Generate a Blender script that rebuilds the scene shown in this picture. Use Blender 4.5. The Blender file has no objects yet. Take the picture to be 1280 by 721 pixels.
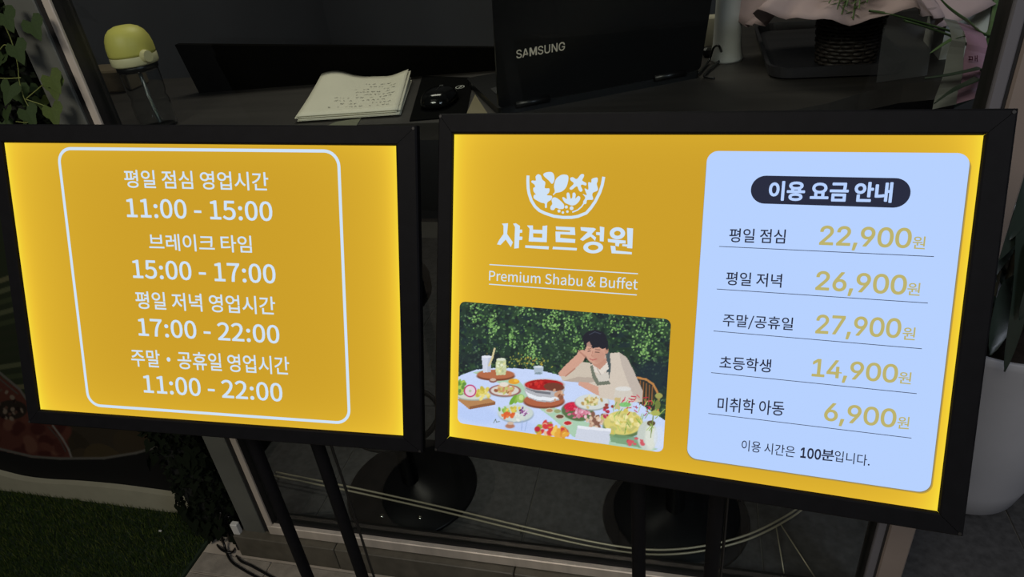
import bpy, math, random
import numpy as np
from mathutils import Vector, Matrix
random.seed(7); rng = np.random.default_rng(7)
S = bpy.context.scene; COL = S.collection
R = math.radians
# ------------------------------------------------------------------ camera
FL = 855.75                                   # focal length in pixels of the 1280 wide frame
CAMP = Vector((0, 0, 1.5))
_p, _r, _y = R(31.2334), R(-6.8285), R(16.3538)
_f = Vector((0, math.cos(_p), -math.sin(_p))); _r0 = Vector((1, 0, 0)); _u0 = _r0.cross(_f)
_rr = _r0*math.cos(_r) + _u0*math.sin(_r); _uu = -_r0*math.sin(_r) + _u0*math.cos(_r)
_Z = Matrix.Rotation(_y, 3, 'Z'); CF, CR, CU = _Z@_f, _Z@_rr, _Z@_uu
cam = bpy.data.cameras.new('camera'); camo = bpy.data.objects.new('camera', cam); COL.objects.link(camo)
cam.sensor_width = 36; cam.lens = FL/1280*36; cam.clip_start = .02
camo.matrix_world = Matrix((( CR.x, CU.x, -CF.x, 0), (CR.y, CU.y, -CF.y, 0), (CR.z, CU.z, -CF.z, 1.5), (0,0,0,1)))
S.camera = camo
# ------------------------------------------------------------------ world, lights, exposure
S.view_settings.view_transform = 'Standard'; S.view_settings.look = 'None'
S.view_settings.exposure = 0; S.view_settings.gamma = 1; S.view_settings.use_curve_mapping = False
W = bpy.data.worlds.new('dim_hall'); S.world = W; W.use_nodes = True
W.node_tree.nodes['Background'].inputs[0].default_value = (.95, .97, 1.0, 1)
W.node_tree.nodes['Background'].inputs[1].default_value = .035
def area(name, loc, aim, sx, sy, power, col):
    l = bpy.data.lights.new(name, 'AREA'); l.shape = 'RECTANGLE'; l.size = sx; l.size_y = sy; l.energy = power; l.color = col
    o = bpy.data.objects.new(name, l); COL.objects.link(o); o.location = loc
    o.rotation_euler = (Vector(aim)-Vector(loc)).to_track_quat('-Z', 'Y').to_euler()
    return o
area('hall_ceiling_light', (-.9, -1.3, 2.9), (-.7, 1.0, .4), 1.2, .6, 36, (1, .92, .80))
area('room_ceiling_light', (-.7, 2.0, 2.9), (-.6, 1.3, 1.1), 1.0, .5, 12, (1, .93, .78))
area('cool_fill_light', (1.9, -.9, 2.6), (.6, 1.1, .3), .9, .6, 20, (.80, .86, 1))  # added cool fill that tints the right side bluish, no known lamp

# ------------------------------------------------------------------ helpers
def ray(x, y): return CF + CR*((x-640)/FL) - CU*((y-360.5)/FL)
def onz(x, y, z): d = ray(x, y); return CAMP + d*((z-1.5)/d.z)      # point of the level plane at height z
def ony(x, y, Y): d = ray(x, y); return CAMP + d*(Y/d.y)            # point of the upright plane at distance Y
def lin(c): return tuple(((v/255)/12.92 if v/255 <= .04045 else ((v/255+.055)/1.055)**2.4) for v in c)
def mat(name, col, rough=.6, metal=0, var=0, scale=20, bump=0, bscale=200, trans=0, emit=0, spec=.5, stretch=None, coat=0):
    m = bpy.data.materials.new(name); m.use_nodes = True; nt = m.node_tree; b = nt.nodes['Principled BSDF']
    c = lin(col); b.inputs['Base Color'].default_value = (*c, 1)
    b.inputs['Roughness'].default_value = rough; b.inputs['Metallic'].default_value = metal
    b.inputs['Specular IOR Level'].default_value = spec; b.inputs['Transmission Weight'].default_value = trans
    b.inputs['Coat Weight'].default_value = coat
    if emit:
        b.inputs['Emission Color'].default_value = (*c, 1); b.inputs['Emission Strength'].default_value = emit
        b.inputs['Base Color'].default_value = (.02, .02, .02, 1)
    tc = nt.nodes.new('ShaderNodeTexCoord'); mp = nt.nodes.new('ShaderNodeMapping'); nt.links.new(tc.outputs['Object'], mp.inputs[0])
    if stretch: mp.inputs['Scale'].default_value = stretch
    if var:
        n = nt.nodes.new('ShaderNodeTexNoise'); n.inputs['Scale'].default_value = scale; n.inputs['Detail'].default_value = 6
        r = nt.nodes.new('ShaderNodeValToRGB'); r.color_ramp.elements[0].position = .3; r.color_ramp.elements[1].position = .7
        r.color_ramp.elements[0].color = (*[v*(1-var) for v in c], 1); r.color_ramp.elements[1].color = (*[min(1, v*(1+var)) for v in c], 1)
        nt.links.new(mp.outputs[0], n.inputs[0]); nt.links.new(n.outputs[0], r.inputs[0]); nt.links.new(r.outputs[0], b.inputs['Base Color'])
    if bump:
        n2 = nt.nodes.new('ShaderNodeTexNoise'); n2.inputs['Scale'].default_value = bscale
        bp = nt.nodes.new('ShaderNodeBump'); bp.inputs['Strength'].default_value = bump; bp.inputs['Distance'].default_value = .002
        nt.links.new(mp.outputs[0], n2.inputs[0]); nt.links.new(n2.outputs[0], bp.inputs['Height']); nt.links.new(bp.outputs[0], b.inputs['Normal'])
    return m
def tag(o, label=None, cat=None, group=None, kind=None):
    if label: o['label'] = label
    if cat: o['category'] = cat
    if group: o['group'] = group
    if kind: o['kind'] = kind
    return o
def empty(name, loc, label=None, cat=None, group=None):
    o = bpy.data.objects.new(name, None); COL.objects.link(o); o.location = loc; o.empty_display_size = .05
    return tag(o, label, cat, group)
def rootloc(p):
    l = Vector((0, 0, 0))
    while p: l += Vector(p.location); p = p.parent
    return l
def mesh(name, V, F, m, parent=None, smooth=False, mats=None):
    """one mesh object from world-space vertices, its origin at its own centre"""
    V = [Vector(v) for v in V]
    lo = Vector([min(v[i] for v in V) for i in range(3)]); hi = Vector([max(v[i] for v in V) for i in range(3)]); c = (lo+hi)/2
    me = bpy.data.meshes.new(name); me.from_pydata([v-c for v in V], [], F); me.update()
    me.materials.append(m)
    if smooth: me.polygons.foreach_set('use_smooth', [True]*len(me.polygons))
    o = bpy.data.objects.new(name, me); COL.objects.link(o)
    if parent: o.parent = parent
    o.location = c - rootloc(parent)
    return o
class MB:
    def __init__(s): s.V = []; s.F = []
    def add(s, V, F):
        n = len(s.V); s.V += [Vector(v) for v in V]; s.F += [tuple(i+n for i in f) for f in F]; return s
    def box(s, lo, hi, M=None, bev=0):
        (a, b, c), (d, e, f) = lo, hi
        if bev:
            t = bev; P = []
            for z, k in ((c, t), (c+t, 0), (f-t, 0), (f, t)):
                P += [(a+k, b+t if k == 0 else b+k+t*0, z)] if False else []
            rings = []
            for z, k in ((c, t), (c+t, 0), (f-t, 0), (f, t)):
                q = t+k
                rings.append([(a+k, b+q, z), (a+q, b+k, z), (d-q, b+k, z), (d-k, b+q, z), (d-k, e-q, z), (d-q, e-k, z), (a+q, e-k, z), (a+k, e-q, z)])
            V = [v for r in rings for v in r]; F = [tuple(range(7, -1, -1)), tuple(range(24, 32))]
            for i in range(3):
                for j in range(8): F.append((i*8+j, i*8+(j+1) % 8, i*8+8+(j+1) % 8, i*8+8+j))
        else:
            V = [(x, y, z) for z in (c, f) for x, y in ((a, b), (d, b), (d, e), (a, e))]
            F = [(3, 2, 1, 0), (4, 5, 6, 7), (0, 1, 5, 4), (1, 2, 6, 5), (2, 3, 7, 6), (3, 0, 4, 7)]
        if M: V = [M(Vector(v)) for v in V]
        return s.add(V, F)
    def tube(s, P, r, n=8, cap=True, r2=None):
        P = [Vector(p) for p in P]; V = []; F = []; prev = None
        for i, p in enumerate(P):
            t = (P[min(i+1, len(P)-1)]-P[max(i-1, 0)]).normalized()
            if prev is None: a = t.orthogonal().normalized()
            else: a = (prev - t*prev.dot(t)).normalized()
            prev = a; b = t.cross(a); rad = r if r2 is None else r+(r2-r)*i/(len(P)-1)
            V += [p+(a*math.cos(2*math.pi*k/n)+b*math.sin(2*math.pi*k/n))*rad for k in range(n)]
        for i in range(len(P)-1):
            for k in range(n): F.append((i*n+k, i*n+(k+1) % n, (i+1)*n+(k+1) % n, (i+1)*n+k))
        if cap: F += [tuple(range(n-1, -1, -1)), tuple((len(P)-1)*n+k for k in range(n))]
        return s.add(V, F)
    def lathe(s, c, prof, n=32, M=None):
        V = []; F = []
        for r_, z in prof:
            V += [Vector((c[0]+r_*math.cos(2*math.pi*k/n), c[1]+r_*math.sin(2*math.pi*k/n), c[2]+z)) for k in range(n)]
        for i in range(len(prof)-1):
            for k in range(n): F.append((i*n+k, i*n+(k+1) % n, (i+1)*n+(k+1) % n, (i+1)*n+k))
        if prof[0][0] > 0: F.append(tuple(range(n-1, -1, -1)))
        if prof[-1][0] > 0: F.append(tuple((len(prof)-1)*n+k for k in range(n)))
        if M: V = [M(v) for v in V]
        return s.add(V, F)
    def prism(s, poly, z0, z1):
        n = len(poly); V = [(x, y, z0) for x, y in poly]+[(x, y, z1) for x, y in poly]
        F = [tuple(range(n-1, -1, -1)), tuple(range(n, 2*n))]+[(i, (i+1) % n, n+(i+1) % n, n+i) for i in range(n)]
        return s.add(V, F)
    def build(s, name, m, parent=None, smooth=False): return mesh(name, s.V, s.F, m, parent, smooth)
def rotz(c, a):
    M = Matrix.Rotation(a, 3, 'Z'); c = Vector(c)
    return lambda v: M@(v-c)+c
def smooth_path(P, n=6):
    P = [Vector(p) for p in P]; Q = [P[0]]+P+[P[-1]]; out = []
    for i in range(1, len(Q)-2):
        for k in range(n):
            t = k/n; a, b, c, d = Q[i-1], Q[i], Q[i+1], Q[i+2]
            out.append(.5*((2*b)+(c-a)*t+(2*a-5*b+4*c-d)*t*t+(3*b-a-3*c+d)*t**3))
    out.append(P[-1]); return out
# ------------------------------------------------------------------ materials
M_black = mat('black_powder_coat', (15, 15, 18), .6, var=.15, scale=60, spec=.12)
M_blackp = mat('black_plastic', (16, 16, 17), .35)
M_steel = mat('brushed_steel', (205, 195, 182), .42, .35, var=.12, scale=30, stretch=(1, 1, .04), bump=.15)
M_frameg = mat('grey_painted_metal', (98, 100, 94), .5, .2, var=.12, scale=8)
M_darkm = mat('dark_anodised_metal', (42, 40, 39), .5, .3)
M_kerb = mat('dark_polished_stone', (84, 80, 70), .38, var=.22, scale=25, bump=.1)
M_tile = mat('grey_floor_stone', (138, 131, 120), .6, var=.22, scale=35, bump=.3, bscale=300)
M_grout = mat('pale_grout', (170, 160, 146), .9, var=.1)
M_inner = mat('dark_floor_stone', (72, 72, 73), .5, var=.3, scale=60, bump=.2)
M_igrout = mat('dark_grout', (105, 104, 100), .9)
M_wall = mat('charcoal_paint', (66, 66, 70), .8, var=.08, scale=4)
M_wallb = mat('near_black_paint', (26, 24, 25), .8, var=.1, scale=4)
M_tan = mat('taupe_laminate', (128, 116, 108), .55, var=.08, scale=8)
M_desk = mat('dark_wood_laminate', (50, 46, 43), .5, var=.25, scale=9, stretch=(.3, 4, 4), bump=.1)
M_paper = mat('white_paper', (232, 226, 205), .8, var=.04, scale=6)
M_ink = mat('grey_ink', (110, 106, 98), .8)
M_rod = mat('pale_metal_rod', (200, 190, 165), .35, .3)
M_chrome = mat('chrome', (215, 212, 200), .16, 1)
M_white = mat('white_plastic', (200, 200, 196), .5, var=.06, scale=5)
# glass: clear pane, fresnel reflection over straight transmission
M_glass = bpy.data.materials.new('clear_glass'); M_glass.use_nodes = True; _n = M_glass.node_tree
_n.nodes.clear(); _o = _n.nodes.new('ShaderNodeOutputMaterial'); _mx = _n.nodes.new('ShaderNodeMixShader')
_t = _n.nodes.new('ShaderNodeBsdfTransparent'); _g = _n.nodes.new('ShaderNodeBsdfGlossy'); _fr = _n.nodes.new('ShaderNodeFresnel')
_t.inputs[0].default_value = (.9, .93, .92, 1); _g.inputs['Roughness'].default_value = .01; _fr.inputs[0].default_value = 1.45
_ge = _n.nodes.new('ShaderNodeNewGeometry'); _mt = _n.nodes.new('ShaderNodeMath'); _mt.operation = 'SUBTRACT'; _mt.inputs[0].default_value = 1
_m2 = _n.nodes.new('ShaderNodeMath'); _m2.operation = 'MULTIPLY'      # reflection on the outer faces only
_n.links.new(_ge.outputs['Backfacing'], _mt.inputs[1]); _n.links.new(_fr.outputs[0], _m2.inputs[0]); _n.links.new(_mt.outputs[0], _m2.inputs[1])
_n.links.new(_m2.outputs[0], _mx.inputs[0]); _n.links.new(_t.outputs[0], _mx.inputs[1]); _n.links.new(_g.outputs[0], _mx.inputs[2]); _n.links.new(_mx.outputs[0], _o.inputs[0])
NOTO='''0	389	195,-9,-98,0,97,0 354,258,0,-179,0,178 195,522,97,0,-98,0 35,258,0,178,0,-179;195,43,58,0,-58,0 97,258,0,-150,0,150 195,472,-58,0,58,0 293,258,0,150,0,-150
1	389	62,0,0,18,93,0 343,0,-94,0,0,18 343,53,0,-18,-34,0 240,53,35,0,0,154 240,513,0,-153,-16,0 191,513,17,0,-28,-16 85,477,45,8,0,-14 85,436,0,14,30,0 176,436,-30,0,0,-127 176,53,0,128,-38,0 62,53,38,0,0,-18
2	389	31,0,0,13,107,0 354,0,-108,0,0,18 354,55,0,-18,-48,0 211,55,48,0,-25,0 127,50,27,3,121,115 329,372,0,-103,0,91 179,522,92,0,-65,0 28,447,41,46,12,-12 65,411,-12,12,29,34 172,471,-42,0,63,0 266,369,0,59,0,-88 31,38,161,141,0,-13
3	389	184,-9,-80,0,92,0 349,137,0,-91,0,71 241,268,60,-15,0,1 241,271,0,-1,55,19 332,394,0,-62,0,81 182,522,87,0,-59,0 39,461,39,35,12,-13 74,421,-12,13,29,29 180,471,-41,0,54,0 267,389,0,49,0,-55 125,291,106,0,0,-16 125,242,0,17,119,0 284,139,0,63,0,-58 180,44,62,0,-58,0 53,103,30,-31,-11,-14 20,62,11,13,34,-37
4	389	238,0,0,47,20,0 298,0,-20,0,0,47 298,141,0,-47,23,0 367,141,-23,0,0,17 367,193,0,-17,-23,0 298,193,23,0,0,106 298,513,0,-107,-23,0 228,513,23,0,-72,-110 14,183,71,110,0,-14 14,141,0,14,75,0 238,141,-75,0,0,-47;238,193,0,52,-52,0 81,193,52,0,39,58 197,368,-39,-59,15,25 239,443,-13,-24,1,0 242,443,-1,0,-2,-26 238,350,0,25,0,-52
5	389	183,-9,-80,0,87,0 352,167,0,-112,0,113 197,331,85,0,-31,0 120,310,23,13,4,50 133,459,-4,-50,64,0 326,459,-64,0,0,18 326,513,0,-18,-83,0 77,513,83,0,-6,-80 60,274,6,80,12,-7 95,252,-12,7,29,20 180,282,-34,0,64,0 286,165,0,74,0,-75 177,44,61,0,-59,0 51,101,29,-30,-11,-14 19,59,11,14,35,-34
6	389	211,-9,-98,0,80,0 359,158,0,-100,0,107 216,319,87,0,-40,0 99,257,32,39,3,159 232,470,-72,0,31,0 313,431,-20,23,12,13 349,470,-12,-13,-28,31 229,522,53,0,-99,0 39,245,0,201,0,-169;101,206,7,-107,33,48 205,271,-31,0,63,0 298,158,0,69,0,-70 211,41,49,0,-65,0
7	389	139,0,9,195,22,0 205,0,-22,0,9,201 356,475,-121,-154,0,13 356,513,0,-13,-107,0 34,513,107,0,0,-18 34,459,0,18,83,0 284,459,-83,0,-101,-140
8	389	196,-9,-95,0,96,0 356,123,0,-74,0,71 270,258,45,-26,0,2 270,262,0,-1,30,24 338,386,0,-54,0,79 197,521,88,0,-79,0 57,391,0,77,0,-54 126,272,-37,26,0,-1 126,270,0,1,-47,-26 32,127,0,69,0,-79;231,279,34,31,-61,24 115,391,0,-61,0,49 197,473,-48,0,54,0 284,382,0,51,0,-37;197,39,59,0,-62,0 89,133,0,-55,0,49 160,249,-42,-26,72,-29 296,125,0,70,0,-51
9	389	165,-9,-56,0,96,0 351,279,0,-208,0,163 178,522,99,0,-80,0 31,356,0,100,0,-106 172,195,-85,0,43,0 291,257,-32,-38,-5,-159 162,44,66,0,-33,0 76,83,22,-24,-12,-13 41,43,11,14,28,-30;290,311,-7,106,-34,-49 183,242,34,0,-61,0 91,356,0,-69,0,70 179,473,-50,0,65,0
:	195	97,273,-26,0,26,0 144,322,0,-29,0,29 97,371,26,0,-26,0 51,322,0,29,0,-29;97,-9,-26,0,26,0 144,39,0,-28,0,30 97,88,26,0,-26,0 51,39,0,30,0,-28
-	243	32,172,0,16,60,0 211,172,-59,0,0,16 211,221,0,-17,-59,0 32,221,60,0,0,-17
P	443	71,0,0,171,21,0 135,0,-21,0,0,68 135,204,0,-68,28,0 220,204,-28,0,113,0 409,363,0,-109,0,112 217,513,115,0,-49,0 71,513,49,0,0,-171;135,257,26,0,0,68 135,461,0,-68,25,0 209,461,-25,0,90,0 345,363,0,75,0,-74 211,257,91,0,-25,0
r	272	64,0,0,127,22,0 129,0,-22,0,0,81 129,244,0,-81,25,65 224,333,-31,0,16,0 261,326,-12,5,4,19 273,382,-4,-19,-12,6 232,390,17,0,-42,0 125,311,26,48,-1,0 123,311,1,0,-2,23 117,380,2,-23,-18,0 64,380,18,0,0,-126
e	388	218,-9,-101,0,52,0 343,29,-33,-21,-7,15 321,72,7,-14,-29,-19 225,42,38,0,-72,0 99,175,5,-81,86,0 356,175,-86,0,1,10 359,211,0,-14,0,109 207,390,97,0,-87,0 36,190,0,124,0,-126;99,221,68,0,7,75 208,339,-54,0,60,0 303,221,0,77,-68,0
m	648	64,0,0,127,22,0 129,0,-22,0,0,92 129,276,0,-92,34,39 224,334,-29,0,48,0 295,232,0,72,0,-77 295,0,0,77,21,0 359,0,-22,0,0,92 359,276,0,-92,35,39 454,334,-29,0,49,0 525,232,0,72,0,-77 525,0,0,77,21,0 589,0,-21,0,0,80 589,241,0,-80,0,97 474,390,78,0,-47,0 348,317,40,43,-15,45 243,390,59,0,-46,0 125,325,33,36,-1,0 123,325,1,0,-2,18 117,380,2,-18,-18,0 64,380,18,0,0,-126
i	193	64,0,0,127,22,0 129,0,-22,0,0,127 129,380,0,-126,-22,0 64,380,22,0,0,-126;97,459,-26,0,25,0 139,501,0,-26,0,25 97,543,25,0,-26,0 55,501,0,25,0,-26
u	425	176,-9,-81,0,52,0 301,60,-36,-42,1,0 303,60,0,0,2,-20 308,0,-2,20,18,0 361,0,-17,0,0,127 361,380,0,-126,-21,0 298,380,21,0,0,-90 298,111,0,90,-37,-45 195,46,39,0,-51,0 123,147,0,-71,0,78 123,380,0,-77,-21,0 59,380,21,0,0,-80 59,139,0,81,0,-97
S	417	213,-9,-73,0,107,0 387,137,0,-82,0,76 282,274,59,-26,-25,10 209,305,24,-10,-40,17 123,391,0,-50,0,46 219,466,-58,0,48,0 336,418,-31,29,11,14 370,459,-11,-13,-36,37 219,522,61,0,-93,0 57,387,0,79,0,-75 162,255,-48,20,24,-11 235,223,-24,10,49,-22 321,131,0,53,0,-50 214,48,68,0,-54,0 72,111,37,-38,-13,-15 34,67,12,14,44,-47
h	425	64,0,0,186,22,0 129,0,-22,0,0,92 129,276,0,-92,38,38 232,334,-39,0,51,0 305,232,0,72,0,-77 305,0,0,77,21,0 368,0,-21,0,0,80 368,241,0,-80,0,97 252,390,80,0,-52,0 126,326,35,35,1,26 129,405,-1,-26,0,51 129,557,0,-50,-22,0 64,557,22,0,0,-185
a	394	152,-9,-64,0,47,0 278,46,-36,-31,1,0 280,46,-1,0,2,-16 286,0,-2,15,17,0 338,0,-17,0,0,78 338,234,0,-78,0,94 207,390,93,0,-62,0 57,340,35,23,9,-14 82,296,-8,15,30,21 196,337,-44,0,62,0 275,241,0,49,-162,-18 41,99,0,82,0,-69;170,43,37,0,-38,0 103,103,0,-43,0,49 275,198,-129,-15,0,-35 275,92,0,36,-38,-32
b	433	232,-9,-35,0,87,0 397,196,0,-130,0,118 246,390,98,0,-43,0 126,337,35,29,1,22 129,405,-1,-23,0,51 129,557,0,-50,-22,0 64,557,22,0,0,-185 64,0,0,186,17,0 116,0,-17,0,1,13 121,39,-2,-13,1,0 124,39,-1,0,33,-30;221,45,63,0,-25,0 129,84,33,-29,0,67 129,284,0,-66,36,34 230,336,-32,0,73,0 331,195,0,85,0,-93
&	476	181,-9,-92,0,61,0 329,50,-39,-36,42,-30 447,-9,-36,9,6,18 464,44,-5,-18,-28,8 368,93,35,-24,41,53 458,277,-20,-68,-20,0 398,277,20,0,-16,-59 326,125,32,42,-48,40 196,270,34,-54,58,41 312,422,0,-68,0,59 211,522,64,0,-71,0 93,402,0,68,0,-37 127,282,-21,42,-53,-37 25,133,0,69,0,-83;287,83,-50,44,-29,-25 189,42,35,0,-57,0 88,137,0,-58,0,39 153,237,-37,-29,35,-56;172,312,47,32,-15,31 148,403,0,-28,0,42 211,478,-39,0,35,0 260,420,0,30,0,-45
B	460	71,0,0,171,54,0 234,0,-54,0,115,0 429,151,0,-101,0,70 324,273,61,-12,0,1 324,277,0,-2,49,15 399,388,0,-51,0,90 223,513,103,0,-51,0 71,513,50,0,0,-171;135,296,26,0,0,55 135,462,0,-55,27,0 214,462,-26,0,81,0 335,380,0,60,0,-53 211,296,89,0,-25,0;135,52,30,0,0,64 135,245,0,-64,30,0 225,245,-30,0,90,0 365,153,0,63,0,-70 225,52,88,0,-30,0
f	228	23,328,0,17,17,0 75,328,-17,0,0,-109 75,0,0,109,21,0 139,0,-22,0,0,109 139,328,0,-109,26,0 219,328,-27,0,0,18 219,380,0,-17,-27,0 139,380,26,0,0,20 139,440,0,-20,0,49 193,515,-37,0,13,0 235,505,-14,7,5,16 249,555,-4,-17,-17,7 186,567,23,0,-76,0 75,441,0,77,0,-20 75,380,0,21,-17,-1 23,377,17,1,0,-16
t	264	183,-9,-80,0,24,0 254,5,-22,-7,-4,16 242,53,4,-16,-13,-5 198,43,14,0,-44,0 139,116,0,-47,0,71 139,328,0,-71,35,0 243,328,-35,0,0,18 243,380,0,-17,-35,0 139,380,35,0,0,36 139,487,0,-35,-17,0 86,487,18,0,-2,-35 79,380,2,36,-20,-1 19,377,20,1,0,-16 19,328,0,17,19,0 76,328,-19,0,0,-70 76,118,0,70,0,-77
,	195	53,-133,-6,13,63,27 155,13,0,-67,0,47 101,88,33,0,-26,0 53,43,0,28,0,-28 99,-1,-25,0,3,0 107,-1,-2,0,-1,-42 37,-95,44,19,5,-13
평	644	347,175,132,0,-131,0 137,61,0,73,0,-72 347,-53,-131,0,132,0 558,61,0,-72,0,73;347,130,-96,0,96,0 501,61,0,43,0,-43 347,-8,96,0,-96,0 194,61,0,-43,0,43;498,579,19,0,0,-38 498,466,0,38,-35,0 394,466,34,0,0,-16 394,419,0,15,34,0 498,419,-35,0,0,-22 498,352,0,22,-35,0 394,352,34,0,0,-16 394,305,0,15,34,0 498,305,-35,0,0,-39 498,188,0,39,19,0 556,188,-19,0,0,131 556,579,0,-130,-19,0;43,225,-2,17,103,0 410,247,-122,-19,-1,15 407,291,1,-15,-27,-4 324,283,29,2,0,67 324,484,0,-67,21,0 387,484,-21,0,0,16 387,532,0,-16,-111,0 54,532,111,0,0,-16 54,484,0,16,21,0 116,484,-21,0,0,-70 116,275,0,70,-26,0 36,275,27,0,3,-17;173,484,0,-69,32,0 268,484,-32,0,0,-68 268,279,0,69,-32,-1 173,276,32,1,0,69
일	644	213,556,94,0,-95,0 49,415,0,83,0,-82 213,275,-95,0,94,0 376,415,0,-82,0,83;213,508,-62,0,62,0 320,415,0,55,0,-54 213,323,62,0,-62,0 106,415,0,-54,0,55;496,579,19,0,0,-108 496,255,0,108,19,0 554,255,-19,0,0,108 554,579,0,-108,-19,0;146,1,0,37,0,-16 146,-46,0,15,143,0 576,-46,-143,0,0,15 576,1,0,-16,-125,0 202,1,125,0,0,23 202,70,0,-23,118,0 554,70,-117,0,0,51 554,223,0,-51,-137,0 144,223,137,0,0,-15 144,177,0,16,118,0 496,177,-117,0,0,-21 496,113,0,22,-116,0 146,113,117,0,0,-37
점	644	145,177,137,0,0,-74 145,-46,0,74,137,0 556,-46,-137,0,0,74 556,177,0,-74,-137,0;499,131,-99,0,0,-43 499,1,0,44,-99,0 202,1,99,0,0,44 202,131,0,-43,99,0;498,579,19,0,0,-53 498,421,0,53,-42,0 373,421,41,0,0,-16 373,373,0,16,41,0 498,373,-42,0,0,-55 498,209,0,54,19,0 556,209,-19,0,0,123 556,579,0,-123,-19,0;55,539,113,0,0,-16 55,491,0,16,47,0 196,491,-47,0,0,-8 196,468,0,7,0,-90 37,261,94,32,10,-16 67,214,-10,16,75,28 226,372,-26,-72,28,-65 379,228,-71,26,10,16 408,275,-10,-16,-91,32 255,468,0,-81,0,7 255,491,0,-8,46,0 394,491,-47,0,0,16 394,539,0,-16,-113,0
심	644	496,578,19,0,0,-119 496,219,0,120,19,0 554,219,-19,0,0,120 554,578,0,-119,-19,0;145,183,136,0,0,-77 145,-46,0,76,136,0 554,-46,-136,0,0,76 554,183,0,-77,-136,0;497,136,-98,0,0,-45 497,1,0,45,-98,0 202,1,98,0,0,45 202,136,0,-45,98,0;200,554,19,0,0,-21 200,492,0,21,0,-92 40,281,95,33,9,-16 69,235,-10,15,75,28 230,393,-28,-72,28,-68 389,247,-73,25,9,15 417,292,-9,-15,-93,32 258,492,0,-89,0,21 258,554,0,-21,-19,0
영	644	208,492,-62,0,62,0 315,391,0,59,0,-59 208,290,62,0,-62,0 100,391,0,-59,0,59;347,189,131,0,-130,0 137,68,0,76,0,-76 347,-53,-130,0,131,0 558,68,0,-76,0,76;347,144,-95,0,96,0 501,68,0,48,0,-47 347,-7,96,0,-95,0 193,68,0,-47,0,48;362,440,6,-15,45,0 498,440,-45,0,0,-32 498,342,0,33,-45,0 363,342,45,0,5,15 370,391,0,-18,0,17;498,579,19,0,0,-30 498,487,0,31,-54,0 335,487,55,0,-29,34 208,541,53,0,-94,0 45,391,0,88,0,-88 208,240,-94,0,53,0 335,294,-29,-33,55,0 498,294,-54,0,0,-30 498,204,0,30,19,0 556,204,-19,0,0,125 556,579,0,-125,-19,0
업	644	208,501,-63,0,62,0 315,403,0,58,0,-57 208,305,62,0,-63,0 100,403,0,-57,0,58;151,207,19,0,0,-84 151,-46,0,84,135,0 556,-46,-135,0,0,84 556,207,0,-84,-19,0 498,207,19,0,0,-26 498,128,0,27,-97,0 208,128,97,0,0,27 208,207,0,-26,-19,0;208,82,0,-27,97,0 498,82,-97,0,0,-27 498,1,0,27,-97,0 208,1,97,0,0,27;498,579,19,0,0,-50 498,428,0,50,-43,0 368,428,44,0,-12,73 208,550,85,0,-95,0 45,403,0,86,0,-86 208,256,-95,0,85,0 369,380,-11,-74,43,0 498,380,-43,0,0,-47 498,239,0,47,19,0 556,239,-19,0,0,113 556,579,0,-113,-19,0
시	644	495,579,19,0,0,-211 495,-55,0,211,19,0 553,-55,-19,0,0,211 553,579,0,-211,-19,0;202,525,19,0,0,-38 202,411,0,38,0,-120 32,125,94,44,11,-16 67,77,-12,16,74,37 232,289,-30,-95,29,-90 394,90,-72,35,11,15 429,136,-12,-16,-94,43 260,411,0,-115,0,38 260,525,0,-38,-20,0
간	644	468,579,19,0,0,-154 468,116,0,155,19,0 527,116,-20,0,0,74 527,338,0,-74,31,0 620,338,-31,0,0,17 620,387,0,-16,-31,0 527,387,31,0,0,64 527,579,0,-64,-20,0;62,530,98,0,0,-16 62,482,0,16,77,0 293,482,-77,0,-11,-111 36,235,150,47,8,-15 60,188,-8,16,182,58 356,530,0,-164,-98,0;132,163,19,0,0,-68 132,-41,0,68,140,0 554,-41,-141,0,0,16 554,7,0,-16,-121,0 190,7,121,0,0,52 190,163,0,-52,-20,0
브	644	35,78,191,0,0,-16 35,29,0,17,191,0 609,29,-191,0,0,17 609,78,0,-16,-191,0;102,534,20,0,0,-110 102,204,0,110,146,0 540,204,-146,0,0,110 540,534,0,-110,-19,0 482,534,20,0,0,-39 482,417,0,39,-107,0 160,417,108,0,0,39 160,534,0,-39,-19,0;160,370,0,-40,108,0 482,370,-107,0,0,-40 482,251,0,39,-107,0 160,251,108,0,0,39
레	644	517,579,18,0,0,-211 517,-55,0,212,18,0 572,-55,-18,0,0,212 572,579,0,-211,-18,0;55,509,75,0,0,-16 55,461,0,16,56,0 224,461,-56,0,0,-41 224,336,0,42,-56,0 56,336,56,0,0,-78 56,102,0,78,14,0 98,102,-14,0,79,0 338,120,-89,-16,-1,16 333,167,2,-16,-81,-14 112,150,71,0,0,46 112,289,0,-46,56,0 280,289,-56,0,0,74 280,509,0,-73,-75,0;389,564,18,0,0,-71 389,352,0,70,-26,0 310,352,26,0,0,-16 310,304,0,16,26,0 389,304,-26,0,0,-108 389,-21,0,108,18,0 443,-21,-18,0,0,195 443,564,0,-195,-18,0
이	644	495,579,19,0,0,-211 495,-55,0,211,19,0 553,-55,-19,0,0,211 553,579,0,-211,-19,0;219,530,93,0,-94,0 58,310,0,134,0,-136 219,88,-94,0,93,0 380,310,0,-136,0,134;219,478,-62,0,62,0 324,310,0,102,0,-103 219,140,62,0,-62,0 114,310,0,-103,0,102
크	644	35,82,191,0,0,-16 35,34,0,16,191,0 607,34,-191,0,0,16 607,82,0,-16,-191,0;104,515,144,0,0,-16 104,467,0,16,125,0 480,467,-125,0,0,-10 480,437,0,10,0,-32 479,339,1,34,-131,-6 86,322,131,6,3,-16 95,275,-3,15,127,6 477,295,-128,-7,-4,-49 452,134,14,60,20,-2 511,128,-20,2,26,130 537,437,0,-93,0,26 537,515,0,-26,-144,0
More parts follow.
